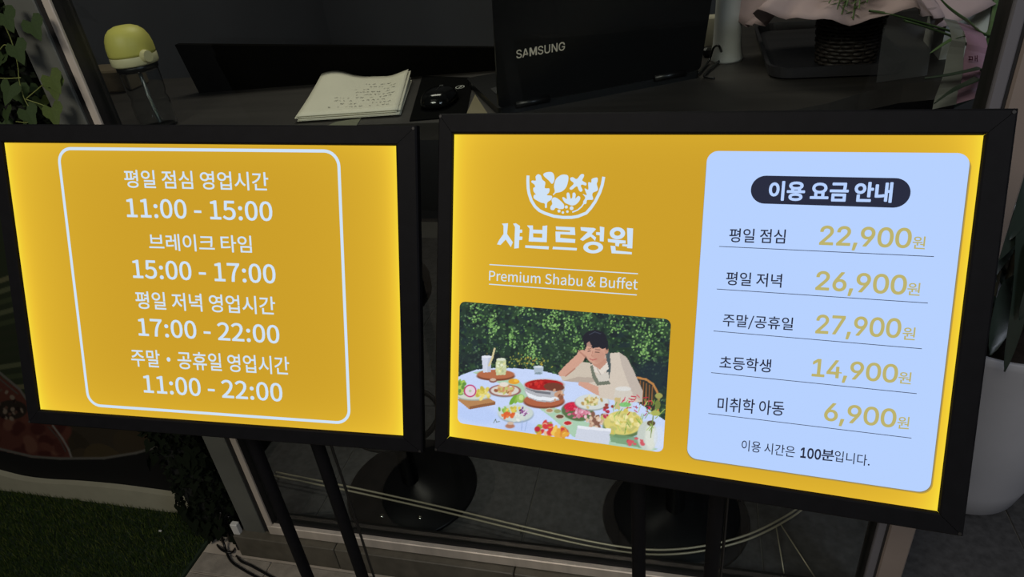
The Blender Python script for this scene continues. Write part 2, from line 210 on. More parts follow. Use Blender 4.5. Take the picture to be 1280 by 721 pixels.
타	644	62,522,99,0,0,-142 62,98,0,141,17,0 112,98,-17,0,118,0 410,118,-97,-16,-2,16 405,166,2,-16,-94,-16 120,146,112,0,0,50 120,297,0,-51,75,0 343,297,-74,0,0,16 343,344,0,-16,-74,0 120,344,75,0,0,43 120,473,0,-43,79,0 357,473,-79,0,0,16 357,522,0,-16,-98,0;464,579,19,0,0,-211 464,-55,0,212,19,0 522,-55,-20,0,0,111 522,276,0,-110,34,0 625,276,-34,0,0,16 625,325,0,-16,-34,0 522,325,34,0,0,85 522,579,0,-85,-20,0
임	644	496,578,19,0,0,-120 496,217,0,121,19,0 554,217,-19,0,0,121 554,578,0,-120,-19,0;145,183,136,0,0,-77 145,-46,0,76,136,0 554,-46,-136,0,0,76 554,183,0,-77,-136,0;497,136,-98,0,0,-45 497,1,0,45,-98,0 202,1,98,0,0,45 202,136,0,-45,98,0;214,546,96,0,-95,0 49,397,0,88,0,-87 214,249,-95,0,96,0 380,397,0,-87,0,88;214,496,-63,0,63,0 323,397,0,59,0,-58 214,298,63,0,-63,0 106,397,0,-58,0,59
저	644	362,349,45,0,0,-16 362,301,0,16,45,0 498,301,-45,0,0,-119 498,-55,0,118,19,0 556,-55,-19,0,0,211 556,579,0,-211,-19,0 498,579,19,0,0,-77 498,349,0,77,-45,0;53,514,115,0,0,-16 53,466,0,16,48,0 195,466,-47,0,0,-24 195,394,0,24,0,-113 29,116,92,45,12,-15 64,70,-11,15,73,38 225,284,-28,-94,29,-89 385,83,-72,36,12,16 419,130,-11,-16,-91,42 254,394,0,-106,0,24 254,466,0,-24,48,0 397,466,-48,0,0,16 397,514,0,-16,-115,0
녁	644	132,166,142,0,0,-16 132,118,0,16,122,0 498,118,-122,0,0,-58 498,-55,0,58,19,0 556,-55,-19,0,0,74 556,166,0,-74,-141,0;72,275,0,88,0,-17 72,225,0,16,16,0 119,225,-16,0,108,0 396,248,-90,-18,-2,16 389,296,2,-16,-85,-17 130,275,100,0,0,88 130,540,0,-89,-20,0 72,540,19,0,0,-89;320,387,59,0,0,-15 320,342,0,15,59,0 498,342,-59,0,0,-49 498,196,0,49,19,0 556,196,-19,0,0,128 556,579,0,-128,-19,0 498,579,19,0,0,-26 498,502,0,26,-59,0 320,502,59,0,0,-15 320,457,0,15,59,0 498,457,-59,0,0,-24 498,387,0,23,-59,0
주	644	89,539,154,0,0,-15 89,493,0,15,66,0 289,493,-67,0,0,-1 289,489,0,2,0,-83 69,318,111,16,7,-15 91,272,-7,15,98,17 321,417,-38,-76,38,-76 552,272,-99,17,7,15 574,318,-8,-15,-112,16 354,489,0,-83,0,2 354,493,0,-1,66,0 553,493,-67,0,0,15 553,539,0,-15,-155,0;35,218,191,0,0,-15 35,171,0,16,85,0 291,171,-85,0,0,-75 291,-54,0,75,19,0 349,-54,-19,0,0,75 349,171,0,-75,86,0 607,171,-86,0,0,16 607,218,0,-15,-191,0
말	644	61,543,97,0,0,-84 61,289,0,85,97,0 352,289,-97,0,0,85 352,543,0,-84,-97,0;296,496,-60,0,0,-53 296,336,0,54,-60,0 118,336,59,0,0,54 118,496,0,-53,59,0;468,579,20,0,0,-107 468,257,0,107,20,0 527,257,-20,0,0,46 527,394,0,-45,31,0 620,394,-31,0,0,16 620,443,0,-17,-31,0 527,443,31,0,0,45 527,579,0,-45,-20,0;126,1,0,38,0,-16 126,-46,0,15,141,0 549,-46,-141,0,0,15 549,1,0,-16,-122,0 183,1,122,0,0,23 183,71,0,-23,114,0 527,71,-115,0,0,52 527,227,0,-52,-134,0 125,227,134,0,0,-16 125,181,0,15,114,0 469,181,-115,0,0,-22 469,115,0,22,-114,0 126,115,114,0,0,-38
·	700	350,340,41,0,-41,0 276,266,0,41,0,-41 350,192,-41,0,41,0 424,266,0,-41,0,41
공	644	319,179,135,0,-135,0 99,62,0,74,0,-72 319,-53,-135,0,135,0 539,62,0,-72,0,74;319,134,-99,0,99,0 482,62,0,45,0,-43 319,-8,99,0,-99,0 156,62,0,-43,0,45;103,547,144,0,0,-16 103,500,0,16,125,0 477,500,-125,0,0,-2 477,494,0,2,0,-50 460,332,17,65,19,-2 517,326,-19,2,17,65 534,494,0,-51,0,17 534,547,0,-18,-143,0;270,406,19,0,0,-40 270,284,0,41,-78,0 36,284,78,0,0,-16 36,237,0,16,190,0 606,237,-190,0,0,16 606,284,0,-16,-92,0 328,284,93,0,0,41 328,406,0,-40,-19,0
휴	644	321,426,129,0,-129,0 115,321,0,68,0,-67 321,216,-129,0,129,0 527,321,0,-67,0,68;321,382,-93,0,92,0 466,321,0,39,0,-38 321,261,92,0,-93,0 175,321,0,-38,0,39;35,174,191,0,0,-16 35,126,0,16,50,0 183,126,-49,0,0,-60 183,-55,0,60,20,0 242,-55,-20,0,0,60 242,126,0,-60,53,0 401,126,-53,0,0,-60 401,-55,0,60,20,0 459,-55,-19,0,0,60 459,126,0,-60,50,0 609,126,-50,0,0,16 609,174,0,-16,-191,0;292,583,19,0,0,-25 292,509,0,25,-76,0 65,509,76,0,0,-16 65,462,0,16,170,0 574,462,-169,0,0,16 574,509,0,-16,-75,0 349,509,75,0,0,25 349,583,0,-25,-19,0
용	644	321,171,135,0,-136,0 104,60,0,71,0,-73 321,-53,-136,0,135,0 537,60,0,-73,0,71;321,126,-100,0,98,0 479,60,0,42,0,-44 321,-8,98,0,-100,0 162,60,0,-44,0,42;321,522,-101,0,101,0 484,450,0,45,0,-46 321,377,101,0,-101,0 158,450,0,-46,0,45;321,567,137,0,-138,0 98,450,0,74,0,-43 176,355,-50,20,0,-30 176,266,0,30,-47,0 35,266,47,0,0,-16 35,219,0,16,191,0 607,219,-191,0,0,16 607,266,0,-16,-47,0 466,266,47,0,0,30 466,355,0,-30,49,20 543,450,0,-43,0,74;234,266,58,0,0,25 234,340,0,-25,26,-5 321,333,-32,0,32,0 408,340,-26,-5,0,-25 408,266,0,25,-58,0
요	644	321,493,-102,0,101,0 495,376,0,71,0,-70 321,259,101,0,-102,0 147,376,0,-70,0,71;321,539,134,0,-134,0 91,376,0,99,0,-57 176,246,-53,28,0,-57 176,75,0,57,-47,0 35,75,47,0,0,-16 35,27,0,16,191,0 609,27,-191,0,0,16 609,75,0,-16,-47,0 468,75,47,0,0,57 468,246,0,-57,52,29 551,376,0,-57,0,99;233,75,59,0,0,50 233,224,0,-50,27,-7 321,214,-32,0,32,0 410,224,-27,-7,0,-50 410,75,0,50,-59,0
금	644	106,179,144,0,0,-75 106,-46,0,75,144,0 537,-46,-144,0,0,75 537,179,0,-75,-144,0;480,132,-106,0,0,-43 480,1,0,44,-106,0 162,1,106,0,0,44 162,132,0,-43,106,0;35,312,141,0,0,-16 35,265,0,16,191,0 609,265,-191,0,0,16 609,312,0,-16,-30,0 518,312,30,0,17,79 535,499,0,-50,0,15 535,546,0,-16,-142,0 108,546,142,0,0,-16 108,498,0,16,123,0 478,498,-124,0,0,-50 459,312,19,79,-141,0
안	644	211,534,95,0,-93,0 46,378,0,92,0,-91 211,222,-93,0,95,0 377,378,0,-91,0,92;211,484,-60,0,63,0 321,378,0,62,0,-61 211,273,63,0,-60,0 103,378,0,-61,0,62;468,579,20,0,0,-155 468,113,0,155,20,0 527,113,-20,0,0,75 527,338,0,-75,31,0 620,338,-31,0,0,16 620,387,0,-17,-31,0 527,387,31,0,0,64 527,579,0,-64,-20,0;132,160,19,0,0,-67 132,-41,0,67,141,0 555,-41,-141,0,0,16 555,7,0,-16,-122,0 190,7,121,0,0,51 190,160,0,-51,-19,0
내	644	372,565,18,0,0,-195 372,-22,0,196,18,0 426,-22,-18,0,0,99 426,273,0,-98,30,0 515,273,-29,0,0,-109 515,-55,0,110,19,0 571,-55,-18,0,0,212 571,579,0,-211,-18,0 515,579,19,0,0,-86 515,321,0,86,-29,0 426,321,30,0,0,82 426,565,0,-81,-18,0;66,160,0,115,0,-17 66,109,0,17,13,0 106,109,-14,0,68,0 333,130,-87,-17,-2,17 326,181,3,-17,-75,-16 124,160,61,1,0,115 124,503,0,-114,-19,0 66,503,19,0,0,-114
원	644	237,553,93,0,-92,0 82,443,0,66,0,-68 237,333,-92,0,93,0 393,443,0,-68,0,66;237,510,-59,0,59,0 338,443,0,40,0,-41 237,376,59,0,-59,0 137,443,0,-41,0,40;39,238,-2,16,52,0 214,241,-63,-2,0,-41 214,119,0,41,20,0 272,119,-19,0,0,42 272,244,0,-41,58,4 444,263,-55,-9,-1,14 440,305,1,-14,-135,-17 32,286,116,0,2,-16;366,204,43,0,0,-14 366,162,0,14,43,0 495,162,-43,0,0,-21 495,97,0,22,19,0 553,97,-19,0,0,161 553,578,0,-160,-19,0 495,578,19,0,0,-124 495,204,0,125,-43,0;121,144,20,0,0,-61 121,-41,0,62,149,0 569,-41,-150,0,0,16 569,7,0,-16,-130,0 179,7,130,0,0,46 179,144,0,-45,-19,0
/	275	8,-125,70,227,15,0 55,-125,-16,0,69,227 264,556,-70,-227,-15,0 218,556,15,0,-70,-227
초	644	293,217,19,0,0,-48 293,74,0,47,-86,0 35,74,86,0,0,-17 35,25,0,16,191,0 609,25,-191,0,0,16 609,74,0,-17,-86,0 350,74,87,0,0,47 350,217,0,-48,-19,0;293,566,19,0,0,-29 293,479,0,29,-68,0 88,479,68,0,0,-16 88,431,0,16,68,0 292,431,-68,0,-1,-97 67,241,123,20,7,-15 89,195,-8,16,102,18 321,342,-39,-78,40,-78 554,195,-102,18,7,16 576,241,-7,-15,-123,20 351,431,1,-97,68,0 555,431,-68,0,0,16 555,479,0,-16,-69,0 350,479,68,0,0,29 350,566,0,-29,-19,0
등	644	35,278,191,0,0,-16 35,230,0,16,191,0 608,230,-191,0,0,16 608,278,0,-16,-191,0;321,175,135,0,-135,0 104,61,0,73,0,-73 321,-53,-135,0,135,0 537,61,0,-73,0,73;321,130,-100,0,98,0 479,61,0,43,0,-44 321,-8,98,0,-100,0 162,61,0,-44,0,43;107,554,143,0,0,-72 107,338,0,72,145,0 541,338,-145,0,0,15 541,385,0,-16,-126,0 165,385,125,0,0,41 165,506,0,-40,124,0 536,506,-124,0,0,16 536,554,0,-16,-143,0
학	644	223,432,91,0,-90,0 71,318,0,69,0,-69 223,204,-90,0,91,0 375,318,0,-69,0,69;223,387,-57,0,58,0 319,318,0,42,0,-42 223,249,58,0,-57,0 127,318,0,-42,0,42;115,148,137,0,0,-15 115,101,0,16,118,0 468,101,-117,0,0,-52 468,-55,0,52,20,0 527,-55,-20,0,0,68 527,148,0,-67,-138,0;195,582,19,0,0,-23 195,512,0,23,-53,0 36,512,53,0,0,-16 36,465,0,16,125,0 410,465,-124,0,0,16 410,512,0,-16,-52,0 253,512,52,0,0,23 253,582,0,-23,-20,0;468,579,20,0,0,-132 468,183,0,132,20,0 527,183,-20,0,0,57 527,356,0,-58,31,0 620,356,-31,0,0,16 620,404,0,-16,-31,0 527,404,31,0,0,58 527,579,0,-58,-20,0
생	644	361,174,130,0,-131,0 149,60,0,72,0,-71 361,-53,-131,0,130,0 572,60,0,-71,0,72;361,129,-96,0,94,0 514,60,0,44,0,-43 361,-8,94,0,-96,0 207,60,0,-43,0,44;167,539,19,0,0,-28 167,454,0,29,0,-70 35,265,83,37,11,-15 67,220,-11,15,61,27 196,361,-23,-61,22,-55 321,237,-60,24,10,15 352,282,-11,-15,-81,31 223,454,0,-70,0,29 223,539,0,-28,-18,0;377,567,19,0,0,-120 377,208,0,119,19,0 432,208,-18,0,0,51 432,361,0,-51,27,0 513,361,-27,0,0,-58 513,188,0,58,19,0 569,188,-19,0,0,130 569,578,0,-130,-19,0 513,578,19,0,0,-56 513,409,0,56,-27,0 432,409,27,0,0,52 432,567,0,-53,-18,0
미	644	71,517,97,0,0,-138 71,104,0,138,97,0 362,104,-97,0,0,138 362,517,0,-138,-97,0;306,471,-59,0,0,-107 306,151,0,107,-59,0 128,151,59,0,0,107 128,471,0,-107,59,0;495,579,19,0,0,-211 495,-55,0,211,19,0 553,-55,-19,0,0,211 553,579,0,-211,-19,0
취	644	496,578,20,0,0,-211 496,-55,0,211,20,0 554,-55,-19,0,0,211 554,578,0,-211,-19,0;215,578,19,0,0,-24 215,507,0,24,-46,0 76,507,47,0,0,-15 76,461,0,16,47,0 215,461,-46,0,0,0 215,459,0,1,0,-67 63,313,91,21,8,-15 88,268,-9,15,74,18 245,382,-27,-55,27,-51 400,276,-72,17,8,15 424,321,-8,-15,-90,21 273,459,0,-63,0,1 273,461,0,0,46,0 412,461,-46,0,0,16 412,507,0,-15,-46,0 273,507,46,0,0,24 273,578,0,-24,-19,0;41,174,-2,17,53,0 216,177,-63,-2,0,-71 216,-36,0,71,20,0 275,-36,-20,0,0,72 275,181,0,-72,60,3 455,200,-59,-10,-1,15 451,243,1,-14,-138,-19 34,223,120,0,2,-16
아	644	203,530,93,0,-93,0 44,310,0,134,0,-136 203,88,-93,0,93,0 362,310,0,-136,0,134;203,478,-61,0,62,0 307,310,0,102,0,-103 203,140,62,0,-61,0 99,310,0,-103,0,102;464,579,19,0,0,-211 464,-55,0,212,19,0 522,-55,-20,0,0,111 522,277,0,-110,34,0 625,277,-34,0,0,17 625,326,0,-16,-34,0 522,326,34,0,0,85 522,579,0,-84,-20,0
동	644	321,174,135,0,-135,0 104,60,0,73,0,-73 321,-54,-135,0,135,0 537,60,0,-73,0,73;321,129,-100,0,98,0 479,60,0,44,0,-44 321,-8,98,0,-100,0 162,60,0,-44,0,44;107,550,143,0,0,-70 107,340,0,70,62,0 293,340,-62,0,0,-25 293,267,0,24,-86,0 35,267,86,0,0,-16 35,220,0,16,191,0 608,220,-191,0,0,16 608,267,0,-16,-86,0 349,267,87,0,0,24 349,340,0,-25,64,0 541,340,-64,0,0,15 541,387,0,-16,-126,0 165,387,125,0,0,39 165,504,0,-39,124,0 536,504,-124,0,0,15 536,550,0,-16,-143,0
은	644	35,246,191,0,0,-16 35,199,0,16,191,0 607,199,-191,0,0,16 607,246,0,-16,-191,0;321,557,136,0,-136,0 98,431,0,80,0,-79 321,305,-136,0,136,0 543,431,0,-79,0,80;321,511,-100,0,100,0 484,431,0,49,0,-49 321,352,100,0,-100,0 158,431,0,-49,0,49;109,143,19,0,0,-61 109,-41,0,62,145,0 543,-41,-145,0,0,16 543,7,0,-16,-125,0 167,7,125,0,0,45 167,143,0,-45,-20,0
분	644	111,559,19,0,0,-85 111,305,0,85,140,0 532,305,-140,0,0,85 532,559,0,-85,-19,0 475,559,19,0,0,-27 475,478,0,27,-102,0 168,478,102,0,0,27 168,559,0,-27,-19,0;168,433,0,-27,102,0 475,433,-102,0,0,-27 475,352,0,27,-102,0 168,352,102,0,0,27;34,244,192,0,0,-15 34,197,0,16,88,0 297,197,-88,0,0,-40 297,75,0,41,19,0 354,75,-19,0,0,41 354,197,0,-40,85,0 609,197,-85,0,0,16 609,244,0,-15,-192,0;107,132,19,0,0,-58 107,-41,0,58,146,0 545,-41,-146,0,0,16 545,7,0,-16,-127,0 165,7,126,0,0,42 165,132,0,-42,-20,0
입	644	496,579,19,0,0,-113 496,239,0,113,19,0 554,239,-19,0,0,113 554,579,0,-113,-19,0;146,207,19,0,0,-84 146,-46,0,84,136,0 554,-46,-136,0,0,84 554,207,0,-84,-19,0 496,207,20,0,0,-25 496,131,0,25,-97,0 203,131,98,0,0,25 203,207,0,-25,-19,0;203,85,0,-28,98,0 496,85,-97,0,0,-28 496,1,0,28,-97,0 203,1,98,0,0,28;214,549,96,0,-95,0 49,403,0,86,0,-86 214,257,-95,0,96,0 380,403,0,-86,0,86;214,500,-63,0,63,0 323,403,0,57,0,-58 214,305,63,0,-63,0 106,403,0,-58,0,57
니	644	496,579,19,0,0,-211 496,-55,0,212,19,0 553,-55,-19,0,0,212 553,579,0,-211,-19,0;75,159,0,119,0,-17 75,109,0,16,17,0 127,109,-18,0,100,0 438,139,-111,-23,-3,17 430,188,3,-16,-104,-21 132,159,96,0,0,119 132,517,0,-119,-19,0 75,517,19,0,0,-119
다	644	464,579,19,0,0,-211 464,-55,0,211,19,0 522,-55,-20,0,0,112 522,281,0,-112,34,0 625,281,-34,0,0,16 625,329,0,-16,-34,0 522,329,34,0,0,83 522,579,0,-83,-20,0;62,518,98,0,0,-139 62,103,0,138,17,0 112,103,-17,0,119,0 412,124,-98,-18,-3,17 405,174,2,-17,-93,-17 120,152,112,0,0,106 120,470,0,-106,78,0 356,470,-79,0,0,16 356,518,0,-16,-98,0
.	195	97,-9,-26,0,26,0 144,39,0,-28,0,30 97,88,26,0,-26,0 51,39,0,30,0,-28'''
INTER='''0	906	453,-14,76,0,-75,0 260,48,53,-41,-54,41 138,227,28,-78,-28,78 96,508,0,-110,0,110 138,790,-28,-78,29,78 261,969,-53,-41,53,41 453,1031,-75,0,76,0 646,969,-53,41,53,-41 768,790,-28,78,28,-78 811,508,0,110,0,-110 769,227,28,78,-28,-78 647,48,53,41,-54,-41;453,99,-50,0,50,0 580,147,-35,-32,35,33 660,287,-18,-61,19,61 688,508,0,-86,0,87 660,730,19,-61,-18,61 580,870,35,-32,-35,33 453,919,50,0,-50,0 326,870,35,33,-35,-32 246,730,19,61,-18,-61 219,508,0,87,0,-86 246,287,-18,61,19,-61 326,147,-35,33,35,-32
1	906	153,0,210,0,0,36 153,109,0,-36,210,0 782,109,-210,0,0,-36 782,0,0,36,-210,0;552,1017,-52,0,0,-339 552,0,0,339,-43,0 425,0,42,0,0,299 425,897,0,-299,-2,0 419,897,2,0,-83,-61 172,716,82,60,0,46 172,854,0,-46,75,54 397,1017,-75,-54,51,0
2	906	128,0,217,0,0,32 128,95,0,-32,113,121 468,457,-113,-120,39,41 564,565,-25,-31,26,31 621,653,-12,-28,13,28 640,743,0,-32,0,36 615,837,17,-26,-17,27 546,898,29,-14,-29,14 447,919,37,0,-39,0 344,895,29,16,-28,-16 278,827,15,29,-16,-29 254,724,0,39,-41,0 131,724,41,0,0,61 172,885,-27,-47,28,46 286,992,-48,-25,48,26 450,1031,-61,0,61,0 612,993,-47,25,47,-25 722,890,-27,44,27,-43 762,745,0,54,0,-38 742,635,13,36,-14,-35 672,517,33,44,-33,-43 534,359,59,62,-76,-79 305,121,76,79,0,-3 305,113,0,3,158,0 778,113,-157,0,0,-37 778,0,0,38,-216,0
3	906	436,-14,68,0,-62,0 265,19,52,-22,-51,23 140,115,32,-42,-31,41 87,264,4,-58,44,0 219,264,-44,0,3,-35 253,174,-20,25,20,-24 330,118,-31,13,32,-12 437,100,-39,0,42,0 550,122,-33,-15,33,14 629,186,-19,-28,20,28 658,290,0,-41,0,37 632,392,17,-31,-18,31 549,467,38,-19,-37,19 402,495,61,0,-29,0 313,495,30,0,0,34 313,598,0,-34,88,100 576,897,-88,-100,0,2 576,904,0,-2,-146,0 139,904,146,0,0,38 139,1017,0,-37,202,0 745,1017,-202,0,0,-32 745,921,0,32,-107,-121 423,557,107,121,0,7 423,578,0,-7,75,7 617,552,-55,25,54,-25 742,445,-29,46,29,-46 786,290,0,57,0,-60 741,132,30,46,-30,-46 617,25,53,26,-52,-26
4	906	79,211,249,0,0,35 79,317,0,-35,138,233 494,1017,-138,-233,42,0 621,1017,-42,0,-134,-228 217,332,135,228,0,-2 217,325,0,2,203,0 826,325,-203,0,0,-38 826,211,0,38,-249,0;563,0,41,0,0,81 563,242,0,-80,0,17 563,292,0,-16,0,115 563,635,0,-114,41,0 686,635,-41,0,0,-212 686,0,0,212,-41,0
5	906	442,-14,66,0,-60,0 280,22,48,-24,-48,24 166,120,28,-41,-29,42 119,261,3,-53,42,0 244,261,-41,0,3,-31 276,178,-18,24,18,-24 347,121,-29,13,28,-14 442,100,-35,0,41,0 552,129,-32,-20,33,19 628,209,-18,-34,18,34 656,324,0,-43,0,44 627,442,19,-35,-19,35 549,524,33,-20,-33,20 436,554,42,0,-34,0 335,537,33,11,-33,-12 256,492,20,18,-40,4 135,505,40,-4,19,171 192,1017,-19,-170,180,0 733,1017,-181,0,0,-37 733,904,0,38,-144,0 301,904,144,0,-11,-100 268,603,11,100,1,0 272,603,-1,0,23,20 355,650,-33,-12,33,11 459,667,-37,0,46,0 588,642,-40,17,39,-17 690,571,-29,30,29,-31 758,462,-17,42,16,-41 782,326,0,50,0,-65 738,151,29,51,-30,-51 617,30,51,30,-51,-29
6	906	453,-14,63,0,-64,0 284,29,49,-28,-49,29 169,149,28,-51,-28,51 127,324,0,-66,0,48 159,478,-21,-54,22,54 274,681,-55,-81,77,112 505,1017,-77,-112,46,0 644,1017,-47,0,-114,-165 302,522,114,165,-4,0 291,522,4,0,9,19 330,575,-17,-16,17,16 391,614,-23,-10,24,9 470,628,-29,0,62,0 632,589,-46,26,46,-26 739,480,-26,47,26,-47 778,314,0,63,0,-63 735,145,29,49,-28,-49 620,29,49,28,-49,-29;453,97,-40,0,39,0 557,125,-30,-19,30,19 629,203,-18,-33,17,33 655,314,0,-41,0,43 629,427,17,-33,-18,32 557,503,30,-19,-30,18 453,531,39,0,-40,0 348,503,30,18,-31,-18 276,428,17,32,-17,-32 250,317,0,42,0,-43 276,203,-17,33,17,-33 348,125,-31,19,30,-19
7	906	194,0,45,0,151,299 647,897,-151,-299,0,2 647,904,0,-2,-174,0 124,904,174,0,0,38 124,1017,0,-37,219,0 781,1017,-219,0,0,-40 781,897,0,40,-150,-299 330,0,150,299,-45,0
8	906	453,-14,68,0,-69,0 271,23,52,-24,-52,24 148,124,30,-43,-29,42 104,270,0,-55,0,44 130,390,-17,-36,18,37 202,482,-30,-25,31,25 305,529,-38,-7,0,2 305,534,0,-2,-50,12 185,616,30,-43,-29,42 141,761,0,-55,0,52 181,900,-27,-41,27,40 292,996,-47,-24,46,23 453,1031,-61,0,59,0 612,996,-47,23,47,-24 723,900,-27,40,27,-41 763,761,0,52,0,-55 719,616,29,42,-30,-42 601,534,49,12,0,-2 601,529,0,2,37,-7 702,482,-30,25,31,-25 775,390,-18,37,18,-36 802,270,0,44,0,-55 757,124,30,42,-30,-43 634,23,52,24,-53,-24;453,98,-46,0,45,0 569,121,-32,-15,33,14 646,183,-18,-27,18,27 673,277,0,-36,0,38 645,377,19,-29,-20,29 566,446,33,-17,-34,16 453,470,42,0,-43,0 338,446,34,16,-33,-17 259,377,20,29,-19,-29 231,277,0,38,0,-36 258,183,-18,27,18,-27 335,121,-34,14,33,-15;453,579,-37,0,36,0 548,601,-27,-15,28,14 614,661,-16,-26,16,26 638,751,0,-34,0,34 615,840,16,-25,-15,25 550,899,28,-14,-28,14 453,920,37,0,-38,0 355,899,28,14,-28,-14 289,840,16,25,-16,-25 266,751,0,34,0,-34 289,661,-16,26,16,-26 355,601,-28,14,29,-15
9	906	452,1031,-62,0,63,0 620,988,-49,29,49,-29 736,869,-28,51,28,-51 778,694,0,65,0,-49 745,539,22,55,-21,-54 630,337,55,81,-76,-113 401,0,76,112,-47,0 261,0,46,0,114,165 603,495,-114,-165,4,0 615,495,-4,0,-10,-19 575,442,17,16,-17,-16 513,404,24,9,-23,-10 436,389,28,0,-62,0 274,428,46,-26,-46,26 166,538,26,-47,-26,47 127,703,0,-63,0,64 169,873,-28,-50,29,49 285,989,-49,-28,49,28;452,920,40,0,-39,0 348,892,31,19,-30,-19 277,815,17,32,-18,-33 251,703,0,42,0,-42 277,591,-18,33,17,-33 348,515,-30,18,31,-19 452,487,-39,0,40,0 557,514,-30,-18,31,18 629,590,-17,-32,17,32 655,701,0,-42,0,42 629,814,17,-33,-17,33 558,892,30,-19,-31,19
,	376	75,-239,31,0,20,127 135,142,-20,-127,46,0 274,142,-46,0,-35,-127 169,-239,35,127,-32,0
S	893	447,-18,78,0,-73,0 255,18,54,-24,-54,25 128,120,30,-44,-31,44 76,273,4,-58,45,0 209,273,-44,0,3,-39 247,175,-22,26,22,-25 333,117,-35,13,35,-12 447,98,-41,0,47,0 572,121,-37,-15,37,14 659,184,-21,-28,21,27 691,279,0,-36,0,32 664,358,18,-21,-18,20 592,409,30,-14,-31,14 490,445,37,-10,-41,11 367,479,41,-12,-84,23 172,578,46,-43,-45,44 104,745,0,-68,0,57 150,896,-31,-43,31,43 275,996,-53,-24,53,23 454,1031,-66,0,67,0 632,995,-51,24,52,-24 754,897,-30,42,30,-41 802,756,-2,53,-43,0 675,756,42,0,-6,51 604,875,42,-29,-41,28 450,917,61,0,-44,0 335,896,33,14,-34,-15 257,836,19,25,-18,-25 230,751,0,32,0,-34 262,667,-21,22,21,-21 339,616,-30,13,30,-12 425,587,-28,7,34,-10 529,559,-35,9,29,-8 623,527,-33,13,34,-13 717,475,-29,22,30,-21 789,395,-18,32,18,-32 817,277,0,47,0,-55 773,127,29,45,-29,-45 647,21,55,26,-55,-26
A	959	33,0,46,0,123,339 403,1017,-123,-339,50,0 552,1017,-49,0,125,-339 926,0,-125,339,-45,0 790,0,45,0,-72,202 574,605,72,-202,-13,37 528,744,18,-55,-17,56 464,957,25,-86,9,0 490,957,-8,0,-25,-87 426,742,18,56,-18,-56 381,605,12,35,-70,-202 170,0,70,202,-46,0;220,284,173,0,0,38 220,397,0,-37,173,0 740,397,-174,0,0,-37 740,284,0,38,-174,0
M	1256	120,0,41,0,0,339 120,1017,0,-339,61,0 303,1017,-61,0,84,-214 554,374,-83,215,6,-15 575,318,-8,22,7,-23 598,245,-8,26,9,-26 623,168,-8,25,7,-26 643,98,-6,21,-9,0 615,98,9,0,6,20 636,165,-8,-25,7,25 660,242,-8,-26,8,27 684,316,-8,-22,8,23 705,374,-6,-15,82,215 953,1017,-83,-214,61,0 1136,1017,-61,0,0,-339 1136,0,0,339,-43,0 1009,0,42,0,0,194 1009,582,0,-194,0,21 1009,654,0,-27,0,26 1010,737,0,-29,1,30 1012,826,0,-30,1,30 1014,914,0,-28,4,0 1026,914,-4,0,-10,-31 995,819,11,32,-10,-33 964,726,10,29,-10,-30 935,644,9,24,-9,-25 912,582,6,16,-76,-194 684,0,76,194,-38,0 572,0,37,0,-77,194 341,582,77,-194,-7,16 318,642,9,-24,-8,24 290,722,10,-29,-10,29 258,815,11,-32,-11,33 224,914,12,-33,5,0 238,914,-5,0,1,-25 240,832,-1,29,1,-29 242,743,-1,30,0,-30 243,657,0,28,1,-28 244,582,0,22,0,-194 244,0,0,194,-41,0
U	1034	518,-16,80,0,-81,0 308,31,60,-32,-60,31 169,160,33,-55,-32,54 120,346,0,-69,0,224 120,1017,0,-223,43,0 249,1017,-43,0,0,-220 249,356,0,221,0,-48 281,226,-22,38,22,-38 374,136,-40,22,40,-22 518,103,-56,0,56,0 661,136,-40,-22,40,22 753,226,-21,-38,22,38 785,356,0,-48,0,221 785,1017,0,-220,43,0 914,1017,-43,0,0,-223 914,346,0,224,0,-69 865,160,33,54,-33,-55 727,31,59,31,-60,-32
N	1047	120,0,43,0,0,339 120,1017,0,-339,51,0 272,1017,-50,0,138,-217 686,365,-138,218,11,-16 726,301,-16,27,15,-26 775,213,-18,33,18,-32 828,110,-18,36,-6,-1 810,107,6,1,-4,38 801,216,2,-35,-1,36 798,314,1,-29,0,30 798,390,0,-21,0,209 798,1017,0,-209,43,0 927,1017,-43,0,0,-339 927,0,0,339,-51,0 774,0,51,0,-123,193 404,580,123,-193,-16,26 355,661,17,-28,-17,29 296,762,22,-39,-22,39 215,904,32,-56,8,1 238,907,-7,-1,3,-50 244,767,-1,43,2,-42 249,656,-1,31,0,-32 250,582,0,18,0,-194 250,0,0,194,-43,0
G	1041	537,-14,81,0,-90,0 299,50,68,-42,-69,43 138,231,39,-78,-38,78 81,508,0,-106,0,107 138,786,-38,-78,39,78 298,967,-68,-42,68,43 530,1031,-87,0,54,0 681,1007,-47,16,47,-16 806,939,-36,29,37,-30 898,833,-24,40,25,-41 948,697,-9,50,-44,0 816,697,44,0,-10,33 774,786,18,-26,-17,26 712,854,24,-19,-24,19 631,897,30,-10,-31,10 531,912,36,0,-61,0 366,865,49,31,-49,-31 250,728,29,60,-29,-60 207,508,0,87,0,-86 250,290,-29,59,29,-60 368,153,-49,31,50,-31 537,106,-62,0,58,0 689,142,-44,-24,44,25 792,247,-24,-46,25,45 830,405,0,-61,13,-2 869,398,-13,2,-102,0 565,398,101,0,0,38 565,511,0,-37,131,0 956,511,-130,0,0,-37 956,400,0,37,0,-84 902,182,36,62,-37,-62 753,38,63,34,-63,-35'''
